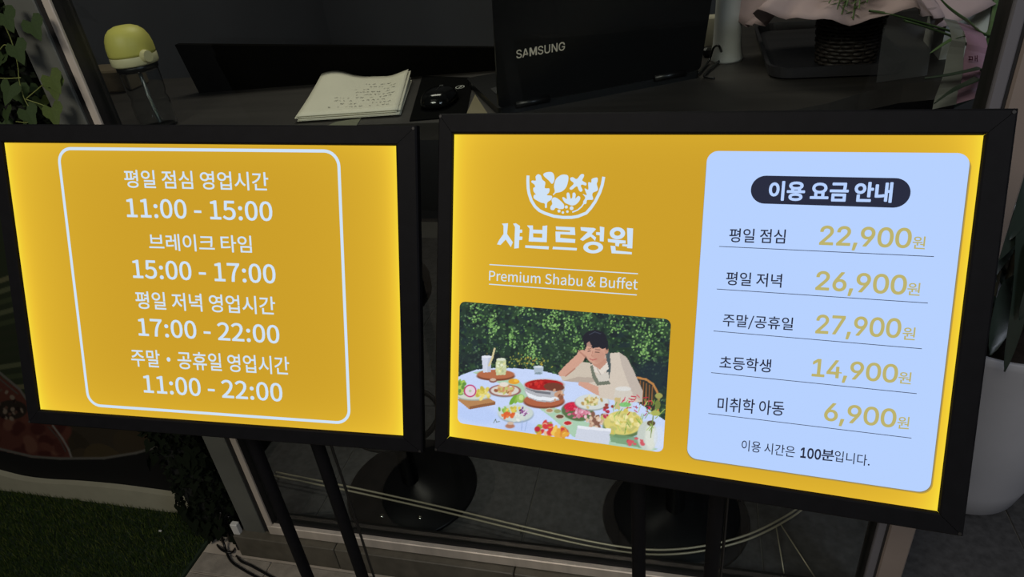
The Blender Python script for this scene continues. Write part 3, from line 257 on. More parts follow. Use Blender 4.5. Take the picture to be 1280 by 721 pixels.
# ================================================================== the setting
tag(mesh('floor', [(-4, -1, -.03), (4, -1, -.03), (4, 3.2, -.03), (-4, 3.2, -.03), (-4, -1, -.006), (4, -1, -.006), (4, 3.2, -.006), (-4, 3.2, -.006)],
     [(3, 2, 1, 0), (4, 5, 6, 7), (0, 1, 5, 4), (1, 2, 6, 5), (2, 3, 7, 6), (3, 0, 4, 7)], M_grout), kind='structure')
FLOOR = bpy.data.objects['floor']
def tile(name, x0, y0, x1, y1, m, g=.003, top=0, jit=.0006):
    z = top+random.uniform(-jit, jit)
    return MB().box((x0+g/2, y0+g/2, -.02), (x1-g/2, y1-g/2, z), bev=.0015).build(name, m, FLOOR)
# outdoor paving tiles in front of the glass
xs = [-1.253, -1.038, -.738, -.438, -.138, .162, .462, .762, 1.062]
ys = [.975, .912, .612, .312, .012, -.288]
for i in range(len(xs)-1):
    for j in range(len(ys)-1):
        tile('paving_tile', xs[i], ys[j+1], xs[i+1], ys[j], M_tile, .005)
igr = tag(mesh('trim_1', [(-1.6, 1.05, -.0059), (2.0, 1.05, -.0059), (2.0, 3.1, -.0059), (-1.6, 3.1, -.0059), (-1.6, 1.05, -.004), (2.0, 1.05, -.004), (2.0, 3.1, -.004), (-1.6, 3.1, -.004)],
     [(3, 2, 1, 0), (4, 5, 6, 7), (0, 1, 5, 4), (1, 2, 6, 5), (2, 3, 7, 6), (3, 0, 4, 7)], M_igrout), kind='structure')
for x0, x1 in ((-1.588, -.988), (-.988, -.388), (-.388, .212), (.212, .812), (.812, 1.412), (1.412, 2.0)):
    for y0, y1 in ((1.05, 1.62), (1.62, 2.22), (2.22, 2.82)):
        tile('room_floor_tile', x0, y0, x1, y1, M_inner, .003)
tile('room_floor_tile', .462, .975, 1.062, 1.05, M_inner, .003)
tag(MB().box((-4, 3.0, -.03), (4, 3.1, 3)).build('wall_back', M_wall), kind='structure')
tag(MB().box((-1.65, 1.16, 0), (-1.6, 3.0, 3)).build('wall_side', M_wall), kind='structure')
tag(MB().box((-.34, 2.2, 0), (-.12, 2.4, 3), bev=.004).build('trim_2', M_wallb), kind='structure')
tag(MB().box((-3.2, 1.112, 0), (-1.33, 1.16, 3)).build('wall_left', M_wallb), kind='structure')
# stone kerb under the glass, in blocks
kerb = empty('trim_3', (-.35, 1.0, 0)); kerb['kind'] = 'structure'
for x0, x1 in ((-1.135, -.84), (-.84, -.368), (-.368, .104), (.104, .402)):
    MB().box((x0+.001, .978, 0), (x1-.001, 1.06, .079), bev=.002).build('kerb_block', M_kerb, kerb)
# the glazed front: steel frame round one pane
win = empty('window_1', (-.35, 1.02, .079)); win['kind'] = 'structure'
MB().box((-1.112, 1.0, .0), (-1.050, 1.045, 2.6), bev=.002).build('mullion', M_frameg, win)
MB().box((-1.050, 1.006, .079), (-1.034, 1.043, 2.6)).build('gasket', M_darkm, win)
MB().box((-1.0335, 1.0055, .079), (-1.0185, 1.045, 2.6)).build('mullion_side', M_darkm, win)  # dark finish puts the dim shade of the steel's side into the colour
MB().box((-1.034, .999, .079), (-1.018, 1.006, 2.6), bev=.0015).build('glazing_bead', M_steel, win)
MB().box((-1.034, .998, .080), (.402, 1.012, .112), bev=.002).build('bottom_rail', M_steel, win)
MB().box((-1.033, 1.0125, .079), (.401, 1.05, .108)).build('inner_sill', M_darkm, win)
MB().box((.382, 1.0065, .110), (.397, 1.052, 2.6), bev=.002).build('mullion', M_darkm, win)
MB().box((.381, .998, .110), (.397, 1.0065, 2.6), bev=.002).build('glazing_bead', mat('dull_steel', (112, 110, 114), .45, .3, var=.1, stretch=(1, 1, .05)), win)
MB().box((.397, 1.006, .110), (.404, 1.05, 2.6)).build('gasket', M_darkm, win)
MB().box((-1.020, 1.020, .108), (.384, 1.026, 2.6)).build('pane', M_glass, win)
tag(MB().box((.404, 1.002, 0), (.450, 1.10, 2.6), bev=.003).build('trim_4', M_tan), kind='structure')

# ================================================================== lettering engine (outlines of common sans letterforms)
def parse(s):
    d = {}
    for l in s.split('\n'):
        ch, adv, sp = l.split('\t')
        d[ch] = (int(adv), [[tuple(map(int, p.split(','))) for p in t.split(' ')] for t in sp.split(';')])
    return d
NG, IG = parse(NOTO), parse(INTER)
IG['M'] = (1212, [[(x, y, 0, 0, 0, 0) for x, y in ((97, 0), (97, 1017), (312, 1017), (606, 371), (899, 1017), (1114, 1017), (1114, 0), (938, 0), (938, 684), (674, 117), (537, 117), (273, 684), (273, 0))]])
def textmesh(name, s, G, P, m, parent, bold=0, track=0, sp=155):
    """P maps (0..1, 0..1) of the ink box to world"""
    cu = bpy.data.curves.new(name, 'CURVE'); cu.dimensions = '2D'; cu.fill_mode = 'BOTH'; cu.resolution_u = 4
    x = 0
    for ch in s:
        if ch == ' ': x += sp/1000; continue
        adv, spl = G[ch]
        for pts in spl:
            b = cu.splines.new('BEZIER'); b.bezier_points.add(len(pts)-1); b.use_cyclic_u = True
            for q, (cx, cy, lx, ly, rx, ry) in zip(b.bezier_points, pts):
                q.handle_left_type = q.handle_right_type = 'FREE'
                q.co = (x+cx/1000, cy/1000, 0); q.handle_left = (x+(cx+lx)/1000, (cy+ly)/1000, 0); q.handle_right = (x+(cx+rx)/1000, (cy+ry)/1000, 0)
        x += adv/1000+track
    o = bpy.data.objects.new(name, cu); COL.objects.link(o)
    dg = bpy.context.evaluated_depsgraph_get(); me = bpy.data.meshes.new_from_object(o.evaluated_get(dg))
    bpy.data.objects.remove(o)
    V = [v.co.copy() for v in me.vertices]; F = [tuple(p.vertices) for p in me.polygons]
    if bold:
        cnt = {}
        for f in F:
            for i in range(len(f)): e = (f[i], f[(i+1) % len(f)]); cnt[e] = cnt.get(e, 0)+1
        for (a, b) in [e for e in cnt if (e[1], e[0]) not in cnt]:
            A, B = V[a], V[b]; t = (B-A)
            if t.length < 1e-7: continue
            t.normalize(); n = Vector((t.y, -t.x, 0)); k = len(V)
            V += [A+n*bold, B+n*bold]; F.append((b, a, k, k+1))       # outer band
            for q, s0 in ((A, -1), (B, 1)):                            # rounded joint
                k = len(V); V += [q+n*bold, q+(n+t*s0).normalized()*bold, q+t*s0*bold]
                F.append(((a if q is A else b), k, k+1, k+2) if s0 > 0 else ((a if q is A else b), k+2, k+1, k))
    bpy.data.meshes.remove(me)
    x0 = min(v.x for v in V); x1 = max(v.x for v in V); y0 = min(v.y for v in V); y1 = max(v.y for v in V)
    if ',' in s: y0 = -.014                                            # the comma hangs below the measured line
    return mesh(name, [P((v.x-x0)/(x1-x0), (v.y-y0)/(y1-y0)) for v in V], F, m, parent)

# ================================================================== the two light box signs
class Panel:
    """pose of a sign face: centre, right, up, normal (towards the viewer)"""
    def __init__(s, x, y, z, yaw, tilt, roll, hw, hh):
        X = Vector((math.cos(yaw), math.sin(yaw), 0)); n = Vector((-math.sin(yaw), math.cos(yaw), 0))
        U = Vector((0, 0, 1))*math.cos(tilt)+n*math.sin(tilt)
        X, U = X*math.cos(roll)+U*math.sin(roll), U*math.cos(roll)-X*math.sin(roll)
        s.c = Vector((x, y, z)); s.X = _Z@X; s.U = _Z@U; s.c = CAMP+_Z@s.c; s.N = s.X.cross(s.U); s.hw = hw; s.hh = hh
    def at(s, u, v, h=0): return s.c+s.X*u+s.U*v+s.N*h
    def uv(s, x, y):
        d = ray(x, y); t = (s.c-CAMP).dot(s.N)/d.dot(s.N); p = CAMP+d*t-s.c
        return p.dot(s.X), p.dot(s.U)
def emis(name, col, k=1.0): return mat(name, col, .6, emit=k, spec=.03)
E_white = emis('lit_white_print', (205, 224, 243)); E_card = emis('lit_card_print', (181, 208, 254))
E_ink = emis('lit_navy_print', (28, 33, 56)); E_gold = emis('lit_gold_print', (186, 176, 106)); E_shadow = emis('lit_ochre_print', (170, 140, 50))
def lit_yellow():
    m = bpy.data.materials.new('edge_lit_yellow_acrylic'); m.use_nodes = True; nt = m.node_tree; b = nt.nodes['Principled BSDF']
    N = nt.nodes.new; L = nt.links.new
    uv = N('ShaderNodeUVMap'); sx = N('ShaderNodeSeparateXYZ'); L(uv.outputs[0], sx.inputs[0])
    def mth(op, a, b_=None):
        n = N('ShaderNodeMath'); n.operation = op
        for i, v in enumerate((a, b_)):
            if v is None: continue
            if isinstance(v, (int, float)): n.inputs[i].default_value = v
            else: L(v, n.inputs[i])
        return n.outputs[0]
    def fall(c, k, w):
        return mth('MULTIPLY', mth('EXPONENT', mth('MULTIPLY', c, -k)), w)
    u, v = sx.outputs[0], sx.outputs[1]
    iu, iv = mth('SUBTRACT', 1, u), mth('SUBTRACT', 1, v)
    near = mth('ADD', fall(u, 65, .62), fall(iu, 65, .66)); far = mth('ADD', fall(u, 9, .34), fall(iu, 11, .28))
    vert = mth('ADD', fall(v, 14, .22), fall(iv, 18, .12))
    tot = mth('MINIMUM', mth('ADD', mth('ADD', near, far), vert), 1)
    r = N('ShaderNodeValToRGB'); e = r.color_ramp.elements
    e[0].position = 0; e[0].color = (*lin((201, 156, 36)), 1); e[1].position = 1; e[1].color = (*lin((255, 232, 60)), 1)
    q = e.new(.35); q.color = (*lin((234, 190, 48)), 1)
    L(tot, r.inputs[0]); L(r.outputs[0], b.inputs['Emission Color']); b.inputs['Emission Strength'].default_value = 1.0
    b.inputs['Base Color'].default_value = (.02, .02, .01, 1); b.inputs['Roughness'].default_value = .6; b.inputs['Specular IOR Level'].default_value = .03
    return m
E_yellow = lit_yellow()
def flat(name, pn, poly, h, m, parent, holes=None):
    return mesh(name, [pn.at(u, v, h) for u, v in poly], [tuple(range(len(poly)))], m, parent)
def rrect(u0, v0, u1, v1, r, n=8):
    P = []
    for cx, cy, a in ((u1-r, v1-r, 0), (u0+r, v1-r, 90), (u0+r, v0+r, 180), (u1-r, v0+r, 270)):
        for k in range(n+1):
            t = R(a+90*k/n); P.append((cx+r*math.cos(t), cy+r*math.sin(t)))
    return P
def rring(name, pn, box, r, w, h, m, parent):
    u0, v0, u1, v1 = box; A = rrect(u0, v0, u1, v1, r); B = rrect(u0+w, v0+w, u1-w, v1-w, max(r-w, .001)); n = len(A)
    return mesh(name, [pn.at(u, v, h) for u, v in A+B], [(i, (i+1) % n, n+(i+1) % n, n+i) for i in range(n)], m, parent)
FW = .0335
def make_sign(pn, label, poles_px, rw):
    foot = pn.at(0, 0) + Vector((0, .06, 0)); foot.z = 0
    root = empty('light_box_sign', foot, label, 'sign', 'light box sign stands')
    # back housing and lit panel
    c = MB(); a, b = pn.hw+.004, pn.hh+.004
    V = [pn.at(u, v, h) for h in (-.034, -.001) for u, v in ((-a, -b), (a, -b), (a, b), (-a, b))]
    c.add(V, [(3, 2, 1, 0), (4, 5, 6, 7), (0, 1, 5, 4), (1, 2, 6, 5), (2, 3, 7, 6), (3, 0, 4, 7)]); c.build('back_housing', M_black, root)
    p = mesh('lit_panel', [pn.at(u, v, 0) for u, v in ((-a, -b), (a, -b), (a, b), (-a, b))], [(0, 1, 2, 3)], E_yellow, root)
    uvl = p.data.uv_layers.new(name='UVMap')
    for l, q in zip(uvl.data, ((0, 0), (1, 0), (1, 1), (0, 1))): l.uv = q
    # mitred frame rails
    WD = {'r': rw, 'l': .020, 't': .0255, 'b': .0225}
    prof = [(.0, .0004), (.05, .0040), (.12, .0052), (.92, .0052), (1, .0035), (1, -.010), (.15, -.010)]
    A, B = pn.hw, pn.hh
    for side in range(4):
        V = []
        for end in (0, 1):
            for d, h in prof:
                xl, xr, yt, yb = A+d*WD['l'], A+d*WD['r'], B+d*WD['t'], B+d*WD['b']; g = .0003
                P = {0: ((-xl+g, yt), (xr-g, yt)), 1: ((xr, yt-g), (xr, -yb+g)), 2: ((xr-g, -yb), (-xl+g, -yb)), 3: ((-xl, -yb+g), (-xl, yt-g))}[side][end]
                V.append(pn.at(P[0], P[1], h))
        n = len(prof); F = [tuple(range(n)), tuple(range(2*n-1, n-1, -1))]+[(i, n+i, n+(i+1) % n, (i+1) % n) for i in range(n)]
        rail = mesh('frame_rail', V, F, M_black, root)
    for su in (-1, 1):
        for sv in (-1, 1):
            s = MB(); ctr = pn.at(su*A+(WD['r'] if su > 0 else -WD['l'])*.86, sv*B+(WD['t'] if sv > 0 else -WD['b'])*.86, .0052)
            V = [ctr+(pn.X*math.cos(k*math.pi/4)+pn.U*math.sin(k*math.pi/4))*.0018+pn.N*h for h in (0, .0007) for k in range(8)]
            s.add(V, [tuple(range(8, 16))]+[(k, (k+1) % 8, 8+(k+1) % 8, 8+k) for k in range(8)]); s.build('corner_screw', M_darkm, root)
    # two tubular legs on a round base, cross bracket behind the housing
    feet = []
    Yl = foot.y
    for (qx, qy) in poles_px:
        t = ony(qx, qy, Yl); feet.append(t)
        zt = pn.c.z-.02
        MB().tube([(t.x, Yl, .008), (t.x, Yl, .3), (t.x, Yl, zt-.1), (t.x, Yl+.012, zt)], .0115, 16).build('leg', M_black, root, True)
    mx = sum(f.x for f in feet)/2
    MB().box((feet[0].x-.02, Yl-.004, pn.c.z-.09), (feet[1].x+.02, Yl+.016, pn.c.z-.05), bev=.002).build('bracket', M_black, root)
    MB().lathe((mx, Yl, 0), [(.16, .0), (.165, .003), (.162, .008), (.03, .011), (0.001, .011)], 40).build('base_plate', M_black, root)
    pts = smooth_path([(feet[1].x+.014, Yl+.012, pn.c.z-.2), (feet[1].x+.017, Yl+.013, .6), (feet[1].x+.016, Yl+.014, .25), (feet[1].x+.02, Yl+.02, .03), (feet[1].x+.05, Yl+.06, .016)])
    MB().tube(pts, .0025, 6).build('power_lead', M_blackp, root, True)
    return root
RS = Panel(.1891, .6619, -.4548, R(-21.6), R(24.4), R(.38), .287, .1985)
LS = Panel(-.4317, .8512, -.4560, R(-10.7), R(20.6), R(-3.48), .287, .1990)
rs = make_sign(RS, 'framed light box sign with price list card, logo and garden meal photo, on black legs', [(798, 660), (893, 660)], .0255)
ls = make_sign(LS, 'framed yellow light box sign showing only opening hours in white lettering, on black legs', [(350, 635), (424, 635)], .029)
def txt(pn, root, s, G, xl, yl, xr, yr, ytop, m, bold=0, h=.0008, sp=155, name='lettering', track=0):
    """ink box: bottom left (xl,yl), bottom right (xr,yr), top left y"""
    u0, v0 = pn.uv(xl, yl); u1, v1 = pn.uv(xr, yr); vt = pn.uv(xl, ytop)[1]
    H = vt-v0
    return textmesh(name, s, G, lambda a, b: pn.at(u0+(u1-u0)*a, v0+(v1-v0)*a+H*b, h), m, root, bold, sp=sp, track=track)
# left sign
def boxuv(pn, P):
    q = [pn.uv(*p) for p in P]     # TL TR BR BL
    return ((q[0][0]+q[3][0])/2, (q[2][1]+q[3][1])/2, (q[1][0]+q[2][0])/2, (q[0][1]+q[1][1])/2)
rring('rounded_border', LS, boxuv(LS, [(70.5, 182.5), (426.5, 188), (437.5, 531), (110, 507)]), .022, .0042, .0006, E_white, ls)
B1, B2 = .0042, .0055
for s, xl, yl, xr, yr, yt, b in (
    ('평일 점심 영업시간', 157, 234.5, 336.5, 238.5, 212, .0068), ('11:00 - 15:00', 159.5, 271.5, 341.5, 276.5, 247.5, .0100),
    ('브레이크 타임', 187.5, 312.5, 315.5, 316, 291.5, .0068), ('15:00 - 17:00', 167, 347.5, 345.5, 354.5, 324, .0100),
    ('평일 저녁 영업시간', 171, 385.5, 345, 393.5, 363.5, .0068), ('17:00 - 22:00', 174, 419.5, 350.2, 429.5, 397, .0100),
    ('주말·공휴일 영업시간', 165.5, 457.5, 362.5, 468.5, 435.5, .0068), ('11:00 - 22:00', 180.5, 490.5, 354, 502, 468, .0100)):
    txt(LS, ls, s, NG, xl, yl, xr, yr, yt, E_white, b)
# right sign: card, pill, price list
cb = boxuv(RS, [(883, 189), (1211.5, 191), (1164, 614), (859.5, 574)])
u0, v0, u1, v1 = cb
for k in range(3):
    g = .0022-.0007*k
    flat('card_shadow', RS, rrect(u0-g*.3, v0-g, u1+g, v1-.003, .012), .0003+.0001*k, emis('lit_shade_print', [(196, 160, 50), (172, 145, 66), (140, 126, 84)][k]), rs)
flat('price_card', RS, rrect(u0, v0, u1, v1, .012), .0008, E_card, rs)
pb = boxuv(RS, [(939, 220), (1138, 222), (1137, 258), (939, 256)])
pb = (RS.uv(938.5, 238)[0], pb[1], RS.uv(1138, 240)[0], pb[3])
flat('title_pill', RS, rrect(*pb, (pb[3]-pb[1])/2*.999, 12), .0012, E_ink, rs)
txt(RS, rs, '이용 요금 안내', NG, 960, 250.5, 1114, 253.5, 226, E_card, .024, .0016, sp=150)
for s, xl, yl, xr, yr, yt, n, nx, ny, nxr, nyr, nyt, wx, wy_, wxr, wyr, wyt, la, lb, lc, ld in (
    ('평일 점심', 911, 302.5, 981, 304.5, 285, '22,900', 1023.5, 305.6, 1138, 309.8, 281.4, 1139.5, 310.5, 1155.5, 311.5, 294.5, 899, 307.8, 1167, 320.5),
    ('평일 저녁', 907, 356, 976.5, 359.5, 339, '26,900', 1018.7, 361.8, 1132, 368, 338, 1133, 368.5, 1149, 369.5, 352.5, 896, 361, 1159.5, 378.5),
    ('주말/공휴일', 903, 409, 990.5, 414.5, 391.5, '27,900', 1018.7, 416, 1125, 422, 392.3, 1127, 424, 1143, 425, 408, 892, 413.3, 1152, 435.5),
    ('초등학생', 899, 460.5, 963, 465.5, 444, '14,900', 1014.2, 469.6, 1121, 478, 447.2, 1122, 478.5, 1138, 480, 463.5, 889, 465.3, 1145.5, 491.5),
    ('미취학 아동', 896.5, 513.5, 979.5, 519.5, 495.5, '6,900', 1029.3, 524.6, 1119, 534, 501.8, 1120.5, 535, 1135.5, 536, 519.5, 885.5, 516.3, 1139, 547)):
    txt(RS, rs, s, NG, xl, yl, xr, yr, yt, E_ink, .0062, .0012)
    txt(RS, rs, n, IG, nx, ny, nxr, nyr, nyt, E_gold, .028, .0012, track=-.055)
    txt(RS, rs, '원', NG, wx, wy_, wxr, wyr, wyt, E_gold, .006, .0012)
    a = RS.uv(la, lb); b = RS.uv(lc, ld); vm = (a[1]+b[1])/2; hw = .00035
    flat('rule', RS, [(a[0], a[1]-hw), (b[0], b[1]-hw), (b[0], b[1]+hw), (a[0], a[1]+hw)], .0012, E_ink, rs)
txt(RS, rs, '이용 시간은', NG, 926.5, 562.5, 993, 571.5, 548.5, E_ink, .0025, .0012)
txt(RS, rs, '100', IG, 1000, 571.5, 1025.5, 574.5, 558, E_ink, .040, .0012)
txt(RS, rs, '분', NG, 1026, 574.5, 1042, 576, 560.5, E_ink, .011, .0012)
txt(RS, rs, '입니다.', NG, 1042.5, 576, 1086.5, 582.5, 562, E_ink, .0025, .0012)
# brand lettering and rules
for (a, b, c, d) in ((612, 330.5, 797.5, 342), (611.5, 355, 796, 368.5)):
    p = RS.uv(a, b); q = RS.uv(c, d); hw = .0006
    flat('rule', RS, [(p[0], p[1]-hw), (q[0], q[1]-hw), (q[0], q[1]+hw), (p[0], p[1]+hw)], .0006, E_white, rs)
txt(RS, rs, 'Premium Shabu & Buffet', NG, 611.5, 350.5, 797, 362, 337.0, E_white, .0035, .0006, sp=165)
def ppoly(name, pn, pts, h, m, root, z=None, sm=False):
    """polygon traced on the print, given in the frame of an enlarged view z=(x0,y0,scale)"""
    x0, y0, k = z; P = [pn.uv(x0+x/k, y0+y/k) for x, y in pts]
    if sm:
        Q = []; n = len(P)
        for i in range(n):
            a, b, c, d = [Vector(P[(i+j) % n]) for j in (-1, 0, 1, 2)]
            for t in (0, .25, .5, .75):
                Q.append(.5*((2*b)+(c-a)*t+(2*a-5*b+4*c-d)*t*t+(3*b-a-3*c+d)*t**3))
        P = [tuple(q) for q in Q]
    return flat(name, pn, P, h, m, root)
def stroke(pts, w):
    L, Rr = [], []
    for i, p in enumerate(pts):
        a = Vector(pts[max(i-1, 0)]); b = Vector(pts[min(i+1, len(pts)-1)]); t = (b-a).normalized(); n = Vector((-t.y, t.x))*w/2
        L.append(tuple(Vector(p)+n)); Rr.append(tuple(Vector(p)-n))
    return L+Rr[::-1]
ZL = (640, 200, 8.014)       # logo enlargement
logo = mesh('bowl_emblem', *(lambda P: ([RS.at(*RS.uv(640+x/8.014, 200+y/8.014), .0006) for x, y in P], [(i, i+1, len(P)-2-i, len(P)-1-i) for i in range(len(P)//2-1)]))(
    stroke([(162, 155), (160, 210), (163, 280), (172, 335), (195, 405), (232, 465), (275, 505), (330, 532), (420, 562), (510, 574), (600, 574), (660, 564), (745, 530), (790, 480), (835, 415), (880, 325), (905, 250), (920, 168)], 30)), E_white, rs)
for pts in (
    [(262, 142), (290, 155), (305, 195), (335, 225), (330, 280), (375, 285), (372, 325), (350, 350), (400, 360), (395, 395), (355, 425), (350, 475), (332, 475), (328, 435), (290, 425), (222, 385), (222, 350), (240, 345), (218, 315), (215, 280), (232, 270), (225, 245), (195, 220), (205, 205), (240, 205), (238, 165)],
    [(316, 140), (350, 122), (400, 122), (422, 150), (425, 205), (402, 238), (370, 205), (325, 165)],
    [(515, 145), (560, 155), (565, 200), (545, 270), (500, 315), (440, 330), (420, 350), (412, 342), (430, 315), (422, 260), (440, 195), (475, 160)],
    [(585, 180), (610, 172), (650, 190), (690, 145), (718, 142), (722, 165), (705, 205), (745, 230), (740, 255), (705, 245), (690, 260), (708, 300), (690, 318), (670, 300), (650, 262), (600, 297), (578, 282), (620, 235), (590, 205)],
    [(845, 175), (860, 185), (858, 215), (850, 240), (862, 290), (850, 310), (815, 325), (805, 350), (812, 395), (755, 400), (745, 435), (718, 440), (715, 415), (735, 375), (710, 340), (750, 350), (728, 285), (765, 295), (765, 225), (795, 225), (800, 190)],
    [(505, 380), (520, 372), (550, 390), (548, 340), (562, 325), (578, 340), (588, 385), (605, 375), (608, 335), (625, 325), (640, 345), (635, 385), (665, 360), (685, 375), (675, 410), (640, 445), (600, 455), (560, 440), (530, 425)],
    [(415, 375), (450, 380), (500, 420), (522, 450), (518, 485), (480, 490), (440, 478), (420, 500), (390, 495), (388, 465), (405, 440), (398, 400)]):
    ppoly('emblem_leaf', RS, pts, .0006, E_white, rs, ZL, True)
ppoly('emblem_stem', RS, stroke([(722, 432), (700, 465), (660, 500), (605, 522)], 13), .0007, E_white, rs, ZL)
for cx, cy, r in ((545, 470, 16), (598, 482, 20), (472, 510, 16), (511, 525, 13), (556, 516, 13)):
    ppoly('emblem_berry', RS, [(cx+r*math.cos(R(a)), cy+r*math.sin(R(a))) for a in range(0, 360, 45)], .0006, E_white, rs, ZL)
# brush style name, traced in the frame of another enlargement
ZN = (600, 270, 5.818)
def ellring(cx, cy, rx, ry, ix, iy, dy=0, n=28):
    A = [(cx+rx*math.cos(2*math.pi*k/n), cy+ry*math.sin(2*math.pi*k/n)) for k in range(n)]
    B = [(cx+ix*math.cos(2*math.pi*k/n), cy+dy+iy*math.sin(2*math.pi*k/n)) for k in range(n)]
    x0, y0, k_ = ZN
    mesh('brand_stroke', [RS.at(*RS.uv(x0+x/k_, y0+y/k_), .0006) for x, y in A+B], [(i, (i+1) % n, n+(i+1) % n, n+i) for i in range(n)], E_white, rs)
for i, pts in enumerate((
    [(160, 55), (205, 52), (198, 130), (240, 190), (225, 225), (188, 170), (150, 210), (125, 205), (140, 175), (172, 130), (172, 70)],
    [(242, 55), (262, 52), (292, 72), (290, 98), (308, 98), (308, 120), (290, 122), (288, 148), (310, 150), (308, 172), (286, 174), (283, 232), (250, 236), (256, 80)],
    [(343, 68), (386, 68), (388, 186), (355, 184), (362, 92)], [(456, 72), (490, 68), (486, 190), (452, 188)], [(380, 98), (460, 101), (460, 128), (380, 124)], [(380, 154), (460, 158), (460, 189), (380, 185)],
    [(330, 212), (502, 220), (500, 242), (330, 230)],
    [(552, 75), (690, 82), (694, 138), (585, 132), (583, 158), (694, 168), (692, 195), (552, 188), (550, 112), (655, 116), (656, 105), (555, 98)],
    [(532, 222), (706, 232), (704, 250), (528, 240)],
    [(732, 80), (830, 86), (845, 95), (812, 130), (845, 155), (838, 180), (805, 148), (750, 180), (728, 170), (785, 115), (735, 104)],
    [(872, 75), (905, 82), (900, 185), (872, 182), (872, 140), (845, 136), (846, 116), (874, 118)],
    [(930, 165), (1060, 178), (1060, 200), (1015, 198), (1010, 222), (985, 215), (985, 195), (932, 188)],
    [(1070, 86), (1114, 90), (1108, 235), (1070, 232), (1072, 222), (1035, 218), (1036, 204), (1074, 206)],
    [(950, 215), (985, 218), (988, 250), (1105, 262), (1104, 278), (958, 270)])):
    o = ppoly('brand_stroke', RS, pts, .0006+.00001*i, E_white, rs, ZN)
ellring(824, 228, 72, 43, 38, 20); ellring(1000, 125, 56, 44, 24, 18)

# ---------------------------------------------------------------- the printed garden photograph (colour stored per point of the print)
def raster(name, P, nx, ny, colour, m, parent):
    """P(i,j arrays 0..1) -> world positions; colour(px,py,gx,gy) -> srgb array"""
    gx, gy = np.meshgrid(np.linspace(0, 1, nx), np.linspace(0, 1, ny)); pos = P(gx.ravel(), gy.ravel())
    rel = pos-np.array(CAMP); z = rel@np.array(CF); px = 640+FL*(rel@np.array(CR))/z; py = 360.5-FL*(rel@np.array(CU))/z
    c = colour(px.reshape(ny, nx), py.reshape(ny, nx), nx, ny)
    ctr = pos.mean(0); me = bpy.data.meshes.new(name)
    idx = np.arange(nx*ny).reshape(ny, nx); F = np.stack([idx[:-1, :-1], idx[:-1, 1:], idx[1:, 1:], idx[1:, :-1]], -1).reshape(-1, 4)
    return pos, ctr, me, F, c, gx, gy
def lin_np(c): c = np.clip(c/255, 0, 1); return np.where(c <= .04045, c/12.92, ((c+.055)/1.055)**2.4)
class Paint:
    def __init__(s, X, Y, base): s.X, s.Y = X, Y; s.c = np.zeros(X.shape+(3,))+np.array(base, float); s.n = rng.random(X.shape)
    def mix(s, m, col, a=1, tex=0):
        m = np.clip(m, 0, 1)[..., None]*a; col = np.array(col, float)[None, None, :]*(1+tex*(s.n[..., None]-.5)); s.c = s.c*(1-m)+col*m
    def ell(s, cx, cy, rx, ry, col, rot=0, a=1, soft=.12, tex=0):
        t = R(rot); dx, dy = s.X-cx, s.Y-cy; u = (dx*math.cos(t)+dy*math.sin(t))/rx; v = (-dx*math.sin(t)+dy*math.cos(t))/ry
        s.mix((1-np.sqrt(u*u+v*v))/soft+.5, col, a, tex)
    def ring(s, cx, cy, rx, ry, w, col, a=1):
        d = np.sqrt(((s.X-cx)/rx)**2+((s.Y-cy)/ry)**2); s.mix((w/min(rx, ry)-np.abs(d-1))*min(rx, ry)/1.5+.5, col, a)
    def poly(s, P, col, a=1, tex=0):
        ins = np.zeros(s.X.shape, bool); n = len(P)
        for i in range(n):
            (x0, y0), (x1, y1) = P[i], P[(i+1) % n]
            c = ((y0 > s.Y) != (y1 > s.Y)); ins ^= c & (s.X < (x1-x0)*(s.Y-y0)/((y1-y0) or 1e-9)+x0)
        s.mix(ins.astype(float), col, a, tex)
    def line(s, P, w, col, a=1):
        for (x0, y0), (x1, y1) in zip(P[:-1], P[1:]):
            dx, dy = x1-x0, y1-y0; t = np.clip(((s.X-x0)*dx+(s.Y-y0)*dy)/(dx*dx+dy*dy+1e-9), 0, 1)
            s.mix((w/2-np.hypot(s.X-x0-t*dx, s.Y-y0-t*dy))/1.2+.5, col, a)
    def grain(s, pts, r, cols, soft=.4):
        for (x, y) in pts: s.ell(x, y, r*random.uniform(.6, 1.3), r*random.uniform(.5, 1), random.choice(cols), random.uniform(0, 180), 1, soft)
def blobs(arr, n, rmin, rmax, cols, region=None):
    ny, nx = arr.shape[:2]
    for _ in range(n):
        x, y = random.uniform(0, nx), random.uniform(0, ny)
        if region and not region(x/nx, y/ny): continue
        r = random.uniform(rmin, rmax); a = random.uniform(0, math.pi); e = random.uniform(.3, .9)
        x0, x1, y0, y1 = max(0, int(x-r-1)), min(nx, int(x+r+2)), max(0, int(y-r-1)), min(ny, int(y+r+2))
        if x1 <= x0 or y1 <= y0: continue
        yy, xx = np.mgrid[y0:y1, x0:x1]; dx, dy = xx-x, yy-y
        u = dx*math.cos(a)+dy*math.sin(a); v = (-dx*math.sin(a)+dy*math.cos(a))/e
        m = np.clip((r-np.hypot(u, v))/.8+.5, 0, 1)[..., None]*.8; arr[y0:y1, x0:x1] = arr[y0:y1, x0:x1]*(1-m)+np.array(random.choice(cols), float)*m
